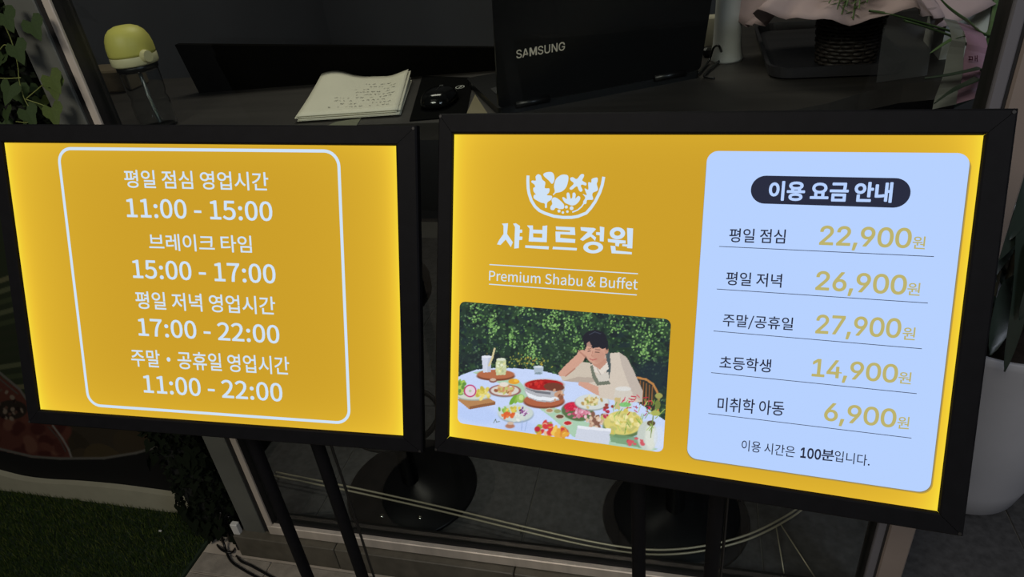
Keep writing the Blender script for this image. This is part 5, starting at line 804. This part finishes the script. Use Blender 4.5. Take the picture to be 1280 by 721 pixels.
# wicker basket with the wrapped bouquet
bc = onz(1056, 77, DZ+.006); bk = empty('wicker_basket', (bc.x, bc.y, DZ+.0065), 'dark round wicker basket standing on the tray under the wrapped bouquet', 'basket')
M_wick = mat('dark_wicker', (48, 41, 38), .55, var=.3, scale=80)
BR, BH = .052, .086
for lv in range(13):
    z = DZ+.011+lv*(BH-.01)/12; P = []
    for k in range(65):
        a = 2*math.pi*k/64; r_ = BR-.006*(1-lv/12)+.0022*math.cos(a*16+math.pi*(lv % 2)); P.append((bc.x+r_*math.cos(a), bc.y+r_*math.sin(a), z+.0006*math.sin(a*3+lv)))
    MB().tube(P, .0030, 5, False).build('wicker_strand', M_wick, bk, True)
for k in range(16):
    a = 2*math.pi*k/16; MB().tube([(bc.x+(BR-.006)*math.cos(a), bc.y+(BR-.006)*math.sin(a), DZ+.007), (bc.x+BR*math.cos(a), bc.y+BR*math.sin(a), DZ+BH+.004)], .002, 5).build('wicker_stake', M_wick, bk, True)
MB().lathe((bc.x, bc.y, DZ), [(.044, .0068), (.046, .010), (.046, .014)], 24).build('basket_base', M_wick, bk)
MB().lathe((bc.x, bc.y, DZ), [(BR+.0005, BH), (BR+.004, BH+.004), (BR, BH+.008), (BR-.004, BH+.004), (BR+.0005, BH)], 32).build('basket_rim', M_wick, bk, True)
bq = empty('wrapped_bouquet', (bc.x, bc.y, DZ+BH-.01), 'bouquet in crumpled pale pink paper with green sprigs, set in the wicker basket', 'bouquet')
M_wrap = mat('pale_pink_paper', (186, 160, 160), .75, var=.06, scale=10)
V, F = [], []; n1, n2 = 96, 14
for j in range(n2+1):
    t = j/n2
    for i in range(n1):
        a = 2*math.pi*i/n1; crumple = .010*math.sin(a*5+1.3*t)+.006*math.sin(a*11+4*t)+.003*math.sin(a*23)
        r_ = .034+t*(.135+.022*math.sin(a*3+.7)+crumple*1.6)
        # the sheet flares out, then droops at its hem
        z = DZ+BH+.004+.045*math.sin(t*2.2)+crumple*t*1.1-.034*t*t*(1+.5*math.sin(a*2+2.2))
        V.append((bc.x+r_*math.cos(a)*1.12, bc.y+.02*t+r_*math.sin(a)*.85, z))
for j in range(n2):
    for i in range(n1): F.append((j*n1+i, j*n1+(i+1) % n1, (j+1)*n1+(i+1) % n1, (j+1)*n1+i))
wrap = mesh('wrapping_paper', V, F, M_wrap, bq, True)
sm = wrap.modifiers.new('thick', 'SOLIDIFY'); sm.thickness = .0012
M_sprig = mat('sprig_green', (96, 122, 66), .6, var=.2, scale=40); M_bloom = mat('pink_petal', (214, 128, 150), .6, var=.15, scale=30); M_bloomw = mat('cream_petal', (226, 214, 196), .6)
def sprig(base, tip, n, par, m=M_sprig, L=.018):
    base, tip = Vector(base), Vector(tip); b = MB(); path = smooth_path([base, (base+tip)/2+Vector((0, 0, .01)), tip], 6); b.tube(path, .0010, 5)
    for k in range(n):
        t = k/n; p = base.lerp(tip, .15+.85*t); a = k*2.4; dr = (Vector((math.cos(a), math.sin(a), .35)))+(tip-base).normalized()*.9; dr.normalize(); sd = dr.cross(Vector((.3, .2, 1))).normalized()*L*.13
        b.add([p, p+dr*L*.5+sd, p+dr*L, p+dr*L*.5-sd], [(0, 1, 2, 3)])
    return b.build('sprig', m, par)
for k, (px_, py_) in enumerate(((1066, 24), (1058, 8), (1046, 12), (1074, 10), (1036, 4), (1084, 3), (1052, 18))):
    tipp = ony(px_, py_, bc.y-.12); sprig((bc.x+random.uniform(-.01, .01), bc.y-.03, DZ+BH+.10), tipp, 20, bq)
for k in range(15):
    a = k*2.4; r_ = .02+.009*k**.8; c0 = Vector((bc.x+r_*math.cos(a), bc.y+.02+r_*math.sin(a), DZ+BH+.125+.02*math.cos(k)))
    bl = MB()
    for ring, (rr, hh, np_) in enumerate(((.026, .004, 6), (.018, .012, 5), (.010, .018, 4))):
        for q_ in range(np_):
            t = 2*math.pi*q_/np_+ring*.5; d_ = Vector((math.cos(t), math.sin(t), 0)); s2 = Vector((-d_.y, d_.x, 0))*rr*.42
            bl.add([c0, c0+d_*rr*.6+s2+Vector((0, 0, hh)), c0+d_*rr+Vector((0, 0, hh*1.3)), c0+d_*rr*.6-s2+Vector((0, 0, hh))], [(0, 1, 2, 3)])
    bl.build('bloom', M_bloom if k % 3 else M_bloomw, bq)
    MB().tube([c0-Vector((0, 0, .10)), c0-Vector((0, 0, .002))], .0014, 5).build('stem', M_sprig, bq)
# strap leaved plant in a pale wrapper at the right end of the desk, with pink ribbon tags
lp = empty('gift_plant', (.52, 1.42, DZ), 'strap-leaved gift plant in white wrapping with pink ribbon, beside the right mullion', 'plant')
M_strap = mat('strap_leaf_green', (84, 110, 66), .45, var=.2, scale=14, stretch=(1, 6, 1)); M_strapd = mat('dark_leaf_green', (48, 62, 48), .45, var=.2)
gb_ = [onz(1165, 122, DZ+.005), onz(1228, 104, DZ+.005)]
gx0, gy0 = .415, 1.33
MB().prism([(gx0, gy0), (gx0+.15, gy0+.02), (gx0+.16, gy0+.15), (gx0+.01, gy0+.14)], DZ, DZ+.115).build('white_wrapping', mat('white_wrap', (196, 196, 188), .6), lp)
rb = MB()
for i, (xa, za, xb, zb) in enumerate(((.505, .10, .545, .075), (.492, .058, .545, .048), (.478, .022, .545, .020))):
    pass
ribm = mat('pink_ribbon', (160, 122, 142), .5)
def hang(name, a0, a1, b0, b1, m, dy=0):
    # a strip of ribbon from the pot over the desk edge; a* its upper corners, b* its lower corners (photo frame)
    V = []; rows = 10
    TL_, TR_ = ony(*a0, 1.15+dy), ony(*a1, 1.16+dy); BL_, BR_ = ony(*b0, 1.125+dy), ony(*b1, 1.135+dy)
    up = [(TL_+Vector((.01, .09, .012)), TR_+Vector((.01, .09, .012))), (TL_+Vector((.003, .03, .010)), TR_+Vector((.003, .03, .010)))]
    rowsL = [u[0] for u in up]+[TL_.lerp(BL_, k/rows)+Vector((0, .004*math.sin(k*.9), 0)) for k in range(rows+1)]
    rowsR = [u[1] for u in up]+[TR_.lerp(BR_, k/rows)+Vector((0, .004*math.sin(k*.9+.5), 0)) for k in range(rows+1)]
    n = len(rowsL)
    for o_ in (0, .0008):
        for l_, r_ in zip(rowsL, rowsR): V += [l_+Vector((0, o_, 0)), r_+Vector((0, o_, 0))]
    F = []
    for k in range(n-1):
        a = 2*k; F += [(a, a+2, a+3, a+1), (2*n+a+1, 2*n+a+3, 2*n+a+2, 2*n+a), (a, 2*n+a, 2*n+a+2, a+2), (a+1, a+3, 2*n+a+3, 2*n+a+1)]
    F += [(0, 1, 2*n+1, 2*n), (2*n-2, 4*n-2, 4*n-1, 2*n-1)]
    return mesh(name, V, F, m, lp)
hang('white_ribbon', (1190, 50), (1208, 53), (1166, 137), (1196, 130), mat('white_ribbon_cloth', (136, 136, 130), .6))
rib = hang('pink_ribbon', (1209, 55), (1236, 62), (1196, 130), (1222, 122), ribm)
for cx, cy in ((1217, 73), (1210, 97), (1206, 118)):
    mk = MB()
    for (dx, dy_, w_, h_) in ((-4, -2, 5, 1.4), (-4, 1.5, 5, 1.4), (-5, 0, 1.2, 5), (-1.5, 0, 1.2, 5), (2, 0, 1.2, 7), (4.5, 0, 1.2, 8), (3, 0, 3, 1.2)):
        mk.add([ony(cx+dx+u*w_/2, cy+dy_+v*h_/2, 1.1395) for u, v in ((-1, 1), (1, 1), (1, -1), (-1, -1))], [(0, 1, 2, 3)])
    mk.build('ribbon_mark', bpy.data.materials.get('dark_pink_ink') or mat('dark_pink_ink', (86, 36, 62), .7), rib)
def strap(pts, w, m, par, name='leaf'):
    P = smooth_path(pts, 6); V, F = [], []; n = len(P)
    for i, p in enumerate(P):
        t = i/(n-1); tg = (P[min(i+1, n-1)]-P[max(i-1, 0)]).normalized(); s2 = tg.cross(Vector((0, 0, 1))).normalized()*w*max(.06, math.sin(math.pi*(t*.9+.1))**.6)
        dn = Vector((0, 0, -w*.35)); V += [p-s2, p+dn, p+s2, p-s2+Vector((0, 0, -.0008)), p+dn+Vector((0, 0, -.0008)), p+s2+Vector((0, 0, -.0008))]
    for i in range(n-1):
        a = i*6; b_ = a+6
        F += [(a, a+1, b_+1, b_), (a+1, a+2, b_+2, b_+1), (a+4, a+3, b_+3, b_+4), (a+5, a+4, b_+4, b_+5), (a+2, a+5, b_+5, b_+2), (a+3, a, b_, b_+3)]
    return mesh(name, V, F, m, par, True)
hub = Vector((.50, 1.40, DZ+.12))
for pts, w_, m_ in (([(1238, 58, 1.24), (1228, 50, 1.22), (1170, 32, 1.20), (1120, 18, 1.19), (1086, 12, 1.19)], .0075, M_strap), ([(1236, 68, 1.23), (1200, 48, 1.20), (1158, 32, 1.19), (1130, 24, 1.19)], .0085, M_strap),
        ([(1240, 40, 1.24), (1208, 24, 1.22), (1186, 8, 1.21), (1172, -8, 1.21)], .0075, M_strap), ([(1236, 50, 1.22), (1205, 44, 1.18), (1184, 52, 1.15), (1163, 66, 1.13)], .004, M_strap),
        ([(1234, 78, 1.18), (1226, 84, 1.12), (1190, 92, 1.11), (1156, 97, 1.11)], .006, M_strapd), ([(1232, 84, 1.18), (1222, 97, 1.12), (1192, 112, 1.10), (1168, 128, 1.10)], .0065, M_strapd)):
    P = [hub]+[ony(a, b_, c_) for a, b_, c_ in pts]
    strap(P, w_, m_, lp)
for k in range(7):
    a = k*.9; strap([hub, hub+Vector((.06*math.cos(a), .06*math.sin(a), .09)), hub+Vector((.15*math.cos(a), .13*math.sin(a), .12)), hub+Vector((.22*math.cos(a), .2*math.sin(a), .05))] if math.sin(a) > .2 else [hub, hub+Vector((.02*math.cos(a), .03, .12)), hub+Vector((.05*math.cos(a), .06, .22)), hub+Vector((.09*math.cos(a), .08, .26))], .011, M_strap, lp)
fl = ony(1232, 8, 1.36); bl = MB()
for ring, (rr, hh, np_) in enumerate(((.030, .0, 6), (.020, .012, 5))):
    for q_ in range(np_):
        t = 2*math.pi*q_/np_+ring*.5; d_ = Vector((math.cos(t), -.5*abs(math.sin(t))-.1, math.sin(t))); s2 = Vector((-d_.z, 0, d_.x))*rr*.45
        bl.add([fl, fl+d_*rr*.6+s2, fl+d_*rr, fl+d_*rr*.6-s2], [(0, 1, 2, 3)])
bl.tube([fl, hub], .0015, 5); bl.build('bloom', mat('rose_petal', (206, 96, 120), .6), lp)
# faint grey sheet added beside the tray to imitate a reflection in the glass
sa, sb = Vector((onz(1100, 110, DZ).x, 1.205, DZ+.001)), Vector((onz(1168, 106, DZ).x+.002, 1.235, DZ+.001))
M_reflect = bpy.data.materials.new('reflection_grey'); M_reflect.use_nodes = True; _b = M_reflect.node_tree.nodes['Principled BSDF']; _b.inputs['Base Color'].default_value = (.16, .16, .17, 1); _b.inputs['Alpha'].default_value = .22; _b.inputs['Roughness'].default_value = .5
_u = Vector((0, .02, .10))
V = [sa, sb, sb+_u, sa+_u]; V += [v+Vector((0, .002, 0)) for v in V]
tag(mesh('reflection_sheet', V, [(0, 1, 2, 3), (7, 6, 5, 4), (0, 4, 5, 1), (1, 5, 6, 2), (2, 6, 7, 3), (3, 7, 4, 0)], M_reflect), 'see-through grey sheet standing in for a reflection in the glass, right of the tray', 'reflection sheet')

# ================================================================== behind the glass, at floor level
M_seat = mat('black_vinyl', (18, 18, 19), .5)
def stool(x, y, label):
    r_ = empty('bar_stool', (x, y, 0), label, 'stool', 'bar stools under the desk')
    MB().lathe((x, y, 0), [(.185, 0), (.19, .004), (.186, .010), (.05, .022), (.028, .034), (.001, .034)], 48).build('base', mat('black_enamel', (14, 14, 16), .35), r_, True)
    MB().lathe((x, y, 0), [(.024, .03), (.024, .60), (.05, .62), (.05, .64)], 24).build('column', M_seat, r_, True)
    MB().lathe((x, y, 0), [(.05, .63), (.15, .64), (.165, .66), (.165, .69), (.15, .71), (.001, .715)], 40).build('seat', M_seat, r_, True)
    P = [(x+.12*math.cos(2*math.pi*k/40), y+.12*math.sin(2*math.pi*k/40), .27) for k in range(41)]; MB().tube(P, .008, 8, False).build('foot_ring', M_seat, r_, True)
    for a in (math.radians(250), math.radians(300)):
        MB().lathe((x+.13*math.cos(a), y+.13*math.sin(a), .009), [(.008, 0), (.008, .005), (.004, .009), (.0005, .010)], 10).build('bolt', M_chrome, r_, True)
stool(-.745, 1.27, 'black bar stool with round floor base behind the glass under the opening hours sign')
stool(.0, 1.27, 'black bar stool with round floor base behind the glass under the price list sign')
RZ = .012
pp = [(345, 590), (400, 601), (450, 611), (550, 633), (650, 657), (735, 676), (800, 686), (850, 686), (900, 678), (945, 664), (990, 640), (1010, 622), (1022, 600)]
rod = empty('bent_rod_frame', onz(650, 657, 0), 'thin double chrome rod bent in a long curve on the dark floor behind the glass', 'rod')
P = [onz(a, b_, .03) for a, b_ in pp]
P1 = smooth_path([(p.x, p.y, .03) for p in P], 5); P2 = smooth_path([(p.x, p.y-.014, .03) for p in P], 5)
MB().tube(P1, .0028, 8).build('rod', M_rod, rod, True); MB().tube(P2, .0028, 8).build('rod', M_rod, rod, True)
for (a, b_, c_, d_) in ((975, 654, 1019, 722), (970, 657, 981, 722)):
    p0, p1 = onz(a, b_, .03), onz(c_, d_, .004); MB().tube([p0, p1], .0018, 6).build('rod_leg', M_rod, rod, True)
for p in (P[0], P[4], P[11]): MB().tube([(p.x, p.y, 0), (p.x, p.y, .03)], .003, 8).build('foot', M_chrome, rod, True)
# ================================================================== right: pot with leafy plant in the entrance
PX, PY = onz(1212, 640, 0).x-.01, onz(1212, 640, 0).y+.10
pot = empty('potted_plant', (PX, PY, 0), 'large rounded white plastic pot with dark leafy plant, right of the price sign', 'plant')
MB().lathe((PX, PY, 0), [(.085, 0), (.11, .006), (.135, .03), (.152, .10), (.165, .30), (.172, .50), (.176, .52), (.170, .525), (.160, .50), (.150, .46)], 56).build('pot', mat('off_white_pot', (176, 176, 180), .5, var=.05, scale=6), pot, True)
MB().lathe((PX, PY, 0), [(.154, .47), (.08, .478), (.001, .48)], 32).build('soil', mat('dark_soil', (42, 34, 28), .95, var=.4, scale=60, bump=.5), pot)
M_pl = mat('glossy_dark_leaf', (40, 52, 44), .35, var=.2, scale=10)
def bleaf(b0, b1, b2, w, m, par):
    P = smooth_path([b0, b1, b2], 6); V, F = [], []; n = len(P)
    for i, p in enumerate(P):
        t = i/(n-1); tg = (P[min(i+1, n-1)]-P[max(i-1, 0)]).normalized(); s2 = tg.cross(Vector((.2, -.8, .5))).normalized()*w*max(.04, math.sin(math.pi*min(1, t*1.0))**.8)
        nn = tg.cross(s2).normalized()*w*.2; V += [p-s2, p+nn, p+s2]
    for i in range(n-1):
        a = i*3; F += [(a, a+1, a+4, a+3), (a+1, a+2, a+5, a+4)]
    return mesh('leaf', V, F, m, par, True)
C0 = Vector((PX, PY, .48))
for k in range(5):
    a = k*1.26; MB().tube(smooth_path([C0+Vector((.03*math.cos(a), .03*math.sin(a), -.01)), C0+Vector((.05*math.cos(a), .05*math.sin(a), .25)), C0+Vector((.08*math.cos(a), .06*math.sin(a), .5+.05*k))]), .006, 6).build('stem', mat('plant_stem', (70, 66, 48), .7) if k == 0 else bpy.data.materials['plant_stem'], pot, True)
for k in range(54):
    a = k*2.4; h = .04+.56*(k/54); rr = .05+.03*math.sin(k); b0 = C0+Vector((rr*math.cos(a)*.6, rr*math.sin(a)*.6, h)); L = random.uniform(.16, .26)
    dz = random.uniform(-.02, .06); b1 = b0+Vector((L*.5*math.cos(a), L*.5*math.sin(a), .05+dz)); b2 = b0+Vector((L*math.cos(a), L*math.sin(a), -.05+dz)); bleaf(b0, b1, b2, random.uniform(.02, .03), M_pl, pot)
for (a, b_, Y0, c_, d_, Y1) in ((1276, 245, 1.24, 1256, 465, 1.20), (1268, 250, 1.26, 1240, 330, 1.22), (1282, 200, 1.25, 1262, 300, 1.2), (1290, 300, 1.22, 1275, 400, 1.2)):
    p0, p2 = ony(a, b_, Y0), ony(c_, d_, Y1); bleaf(C0+Vector((.05, -.02, .30)) if False else p0, (p0+p2)/2+Vector((.01, -.01, .01)), p2, .017, M_pl, pot)
# ================================================================== left: picture board, skirting, turf, ivy column
def board_paint(px, py, nx, ny):
    p = Paint(px, py, (44, 42, 36))
    p.poly([(-400, 620), (-200, 575), (-60, 535), (0, 563), (40, 572), (75, 574), (130, 573), (170, 566), (235, 545), (240, 100), (-400, 100)], (92, 78, 56))
    blobs(p.c, 160, 6, 26, [(104, 84, 52), (78, 66, 44), (120, 96, 50)])
    p.poly([(-400, 330), (60, 250), (60, 510), (-10, 470), (-400, 470)], (66, 84, 50)); 
    for k in range(12): p.line([(-260, 330+k*16), (-60, 372+k*12), (60, 330+k*15)], 6, random.choice([(126, 140, 84), (90, 110, 60), (150, 150, 90), (70, 84, 52)]))
    p.poly([(-400, 470), (-10, 462), (30, 492), (60, 515), (84, 550), (90, 574), (40, 572), (0, 563), (-60, 535), (-400, 560)], (150, 66, 48))
    blobs(p.c, 0, 1, 2, [(0, 0, 0)])
    p.grain([(random.uniform(-120, 85), random.uniform(505, 570)) for _ in range(60)], 9, [(160, 74, 52), (134, 52, 40), (176, 96, 66), (120, 44, 36)])
    p.ell(14, 512, 20, 12, (70, 56, 46)); p.grain([(random.gauss(10, 10), random.gauss(512, 8)) for _ in range(22)], 3, [(190, 160, 130), (60, 40, 36), (140, 90, 70)])
    p.line([(-40, 450), (0, 466), (24, 486), (34, 500)], 3, (150, 146, 134)); p.line([(-40, 455), (0, 474), (22, 492)], 1.6, (120, 116, 104))
    p.line([(66, 532), (78, 548), (86, 562), (90, 574)], 2.4, (186, 182, 170)); p.line([(60, 533), (74, 548), (82, 564)], 1.6, (110, 100, 90))
    p.poly([(-400, 640), (-200, 590), (-60, 538), (0, 563), (40, 572), (75, 574), (130, 573), (170, 566), (235, 545), (260, 640), (-400, 760)], (44, 44, 44))
    p.line([(-60, 538), (0, 561), (40, 570.5), (75, 573), (130, 572.5), (170, 566), (205, 556), (228, 546)], 3, (150, 146, 132)); p.line([(205, 562), (228, 550)], 2, (96, 92, 84))
    return p.c*.35+p.c.mean(2, keepdims=True)*.22
bx0, bx1, bz1 = -2.9, -1.333, 1.25
brd = MB().box((bx0, 1.1005, .0), (bx1, 1.112, bz1), bev=.001).build('picture_board', mat('board_edge', (120, 118, 108), .7))
tag(brd, 'large wall board printed with food bowls and wavy pale outlines above the turf', 'board')
def PB(gx, gy): return np.stack([bx0+(bx1-bx0)*gx, np.full_like(gx, 1.0998), bz1+(.03-bz1)*gy], 1)
pos, ctr, me, F, c, _, _ = raster('printed_picture', PB, 420, 330, board_paint, None, brd)
finish(pos, ctr, me, F[:, ::-1], c, colour_mat('matte_photo_print', False), brd, 'printed_picture')
top = [(-2.9, .20), (-2.3, .13), (-2.05, .083), (-1.95, .066), (-1.85, .066), (-1.75, .074), (-1.6, .080), (-1.45, .078), (-1.334, .075)]
tp = smooth_path([(x, 0, z) for x, z in top], 5); V = []; n = len(tp)
for Y_ in (1.080, 1.098):
    V += [(p.x, Y_, 0) for p in tp]+[(p.x, Y_, p.z) for p in tp]
F = []
for i in range(n-1): F += [(i, i+1, n+i+1, n+i), (2*n+i+1, 2*n+i, 3*n+i, 3*n+i+1), (n+i, n+i+1, 3*n+i+1, 3*n+i)]
F += [(0, n, 3*n, 2*n), (n-1, 3*n-1, 4*n-1, 2*n-1)]
sk = mesh('baseboard_left', V, F, mat('off_white_board', (150, 148, 128), .7, var=.05)); sk['kind'] = 'structure'
# turf
tb = MB().box((-3.2, -.6, -.006), (-1.256, 1.08, .004)); tb.build('turf_backing', mat('turf_backing_green', (26, 42, 22), .95, var=.3, scale=30)); bpy.data.objects['turf_backing']['kind'] = 'structure'
nb = 70000; X_ = np.where(rng.random(nb) < .8, rng.uniform(-2.2, -1.262, nb), rng.uniform(-3.1, -2.2, nb)); Y_ = np.where(rng.random(nb) < .85, rng.uniform(.45, 1.078, nb), rng.uniform(-.4, .45, nb))
a_ = rng.uniform(0, 2*np.pi, nb); h_ = rng.uniform(.010, .022, nb); ln_ = rng.uniform(.0, .010, nb); l2 = rng.uniform(0, 2*np.pi, nb); w_ = .0011
Vb = np.zeros((nb, 3, 3)); Vb[:, 0] = np.stack([X_-w_*np.cos(a_), Y_-w_*np.sin(a_), np.full(nb, .003)], 1); Vb[:, 1] = np.stack([X_+w_*np.cos(a_), Y_+w_*np.sin(a_), np.full(nb, .003)], 1)
Vb[:, 2] = np.stack([X_+ln_*np.cos(l2), np.minimum(Y_+ln_*np.sin(l2), 1.079), .003+h_], 1)
me = bpy.data.meshes.new('artificial_turf'); me.from_pydata(Vb.reshape(-1, 3).tolist(), [], np.arange(nb*3).reshape(-1, 3).tolist())
at = me.color_attributes.new('print', 'FLOAT_COLOR', 'POINT'); pal = lin_np(np.array([(46, 62, 26), (58, 74, 30), (36, 50, 24), (84, 92, 46), (50, 66, 30)], float)); cc = np.ones((nb*3, 4), np.float32); cc[:, :3] = np.repeat(pal[rng.integers(0, 5, nb)], 3, 0); at.data.foreach_set('color', cc.ravel())
me.materials.append(colour_mat('turf_blades', False)); o = bpy.data.objects.new('artificial_turf', me); COL.objects.link(o)
tag(o, 'short dark green artificial turf left of the paving', 'turf', kind='stuff')
o2 = onz(200, 663, .018); tag(MB().box((o2.x-.004, o2.y-.002, .015), (o2.x+.004, o2.y+.002, .018)).build('litter_scrap', M_white), 'tiny pale scrap lying on the dark green turf', 'litter')
# ivy column
iv = empty('ivy_column', (-1.225, 1.05, 0), 'column covered in artificial ivy between the picture board and glass front', 'ivy')
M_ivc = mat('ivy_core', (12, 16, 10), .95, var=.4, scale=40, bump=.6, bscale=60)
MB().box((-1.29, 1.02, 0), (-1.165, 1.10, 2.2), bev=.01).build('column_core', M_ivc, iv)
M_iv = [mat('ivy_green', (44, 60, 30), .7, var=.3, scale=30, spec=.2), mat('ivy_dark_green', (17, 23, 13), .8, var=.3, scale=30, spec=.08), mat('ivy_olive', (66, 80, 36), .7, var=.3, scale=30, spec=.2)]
out = [(0, -.1), (.28, -.42), (.5, -.30), (.55, .0), (.42, .22), (.30, .30), (.18, .62), (0, .9)]
shape = [(0, 0, .0)]+[(x, y, .10*abs(x)) for x, y in out]+[(-x, y, .10*abs(x)) for x, y in out[-2:0:-1]]
lm = []
for m_ in M_iv:
    me = bpy.data.meshes.new('ivy_leaf'); nS = len(shape); me.from_pydata([(x*1.0, y*1.0, -z) for x, y, z in shape], [], [(0, i, i+1) for i in range(1, nS-1)]+[(0, nS-1, 1)]); me.materials.append(m_); lm.append(me)
def leaf_at(p, nrm, sz, mi):
    o = bpy.data.objects.new('leaf', lm[mi]); COL.objects.link(o); o.parent = iv; o.location = Vector(p)-iv.location
    n_ = Vector(nrm).normalized(); dn = Vector((random.uniform(-.5, .5), random.uniform(-.1, .1), -1)); dn = (dn-n_*dn.dot(n_)).normalized(); sx = dn.cross(n_)
    o.rotation_euler = Matrix(((sx.x, dn.x, n_.x), (sx.y, dn.y, n_.y), (sx.z, dn.z, n_.z))).to_euler(); o.scale = (sz, sz, sz)
for k in range(230):
    z = random.uniform(.03, 1.62) if k > 60 else random.uniform(1.1, 1.5); f = random.random()
    if f < .62: p = (random.uniform(-1.30, -1.155), 1.012-random.uniform(0, .03), z); nn = (random.uniform(-.5, .5), -1, random.uniform(.1, .8))
    elif f < .85: p = (-1.157+random.uniform(0, .025), random.uniform(1.0, 1.07), z); nn = (1, -.6, random.uniform(.1, .6))
    else: p = (-1.298-random.uniform(0, .02), random.uniform(1.0, 1.07), z); nn = (-1, -.5, random.uniform(.1, .6))
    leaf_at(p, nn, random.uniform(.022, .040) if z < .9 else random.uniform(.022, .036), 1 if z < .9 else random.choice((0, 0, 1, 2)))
for (a, b_) in ((64, 98), (66, 104), (65, 138), (20, 60), (12, 110), (40, 30), (6, 20), (34, 140)):
    leaf_at(ony(a, b_, .965), (.2, -1, .6), .036, 2 if a > 60 else 0)
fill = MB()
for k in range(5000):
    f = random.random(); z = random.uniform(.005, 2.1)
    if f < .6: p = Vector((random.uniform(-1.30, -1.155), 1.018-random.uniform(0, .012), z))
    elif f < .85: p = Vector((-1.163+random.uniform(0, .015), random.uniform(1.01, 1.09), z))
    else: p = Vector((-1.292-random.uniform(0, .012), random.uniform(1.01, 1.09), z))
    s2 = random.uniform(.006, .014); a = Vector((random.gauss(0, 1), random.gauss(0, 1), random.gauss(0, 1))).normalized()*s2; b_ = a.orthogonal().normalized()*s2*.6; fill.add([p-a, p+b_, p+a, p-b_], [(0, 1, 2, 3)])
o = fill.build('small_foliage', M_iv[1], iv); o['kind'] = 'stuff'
M_vine = mat('vine_stem', (112, 120, 62), .6)
for pts in ([(0, 20), (14, 50), (22, 80), (24, 100), (30, 122), (40, 140), (46, 154)], [(32, 124), (44, 114), (56, 104)], [(32, 124), (50, 130), (72, 138)], [(-10, 97), (10, 98), (26, 97)], [(0, 62), (6, 56), (14, 60)], [(20, 152), (30, 153), (38, 153)]):
    MB().tube(smooth_path([ony(a, b_, .972) for a, b_ in pts], 5), .0009, 5).build('vine', M_vine, iv, True)
# white block, plug and cables at the foot of the column
w0 = onz(289, 668, 0)
o = MB().box((-1.136, .985, 0), (-1.116, 1.0, .115), bev=.002).build('white_block', M_white); tag(o, 'small white plastic block standing at the foot of the ivy column', 'block')
M_cab = mat('black_cable', (13, 13, 13), .35)
g0 = onz(283, 690, 0)
cabs = [[(276, 640, .10), (274, 660, .05), (280, 680, .02), (288, 700, .006), (304, 712, .006), (330, 726, .006), (360, 740, .006)],
        [(286, 645, .10), (284, 662, .06), (290, 684, .02), (300, 700, .006), (316, 708, .006), (345, 724, .006), (380, 742, .006)],
        [(272, 655, .06), (268, 672, .03), (276, 686, .006), (290, 690, .006), (296, 676, .03), (288, 660, .06), (280, 650, .07)]]
for i, c_ in enumerate(cabs):
    o = MB().tube(smooth_path([onz(a, b_, z) if z < .02 else ony(a, b_, onz(283, 684, 0).y+.02*i) for a, b_, z in c_], 7), .0032, 8).build('power_cable', M_cab, None, True)
    for v in o.data.vertices:
        pass
    tag(o, ('black power cable running from the ivy foot onto the paving, left of the pair', 'black power cable running from the ivy foot onto the paving, right of the pair', 'short black cable loop tangled at the foot of the ivy column')[i], 'cable', 'cables at the ivy column')
pl = onz(308, 690, 0); tag(MB().box((pl.x-.03, pl.y-.0, 0), (pl.x+.016, pl.y+.025, .022), bev=.004).build('power_strip', M_cab), 'black plug block on the paving where the cables meet the kerb', 'power strip')
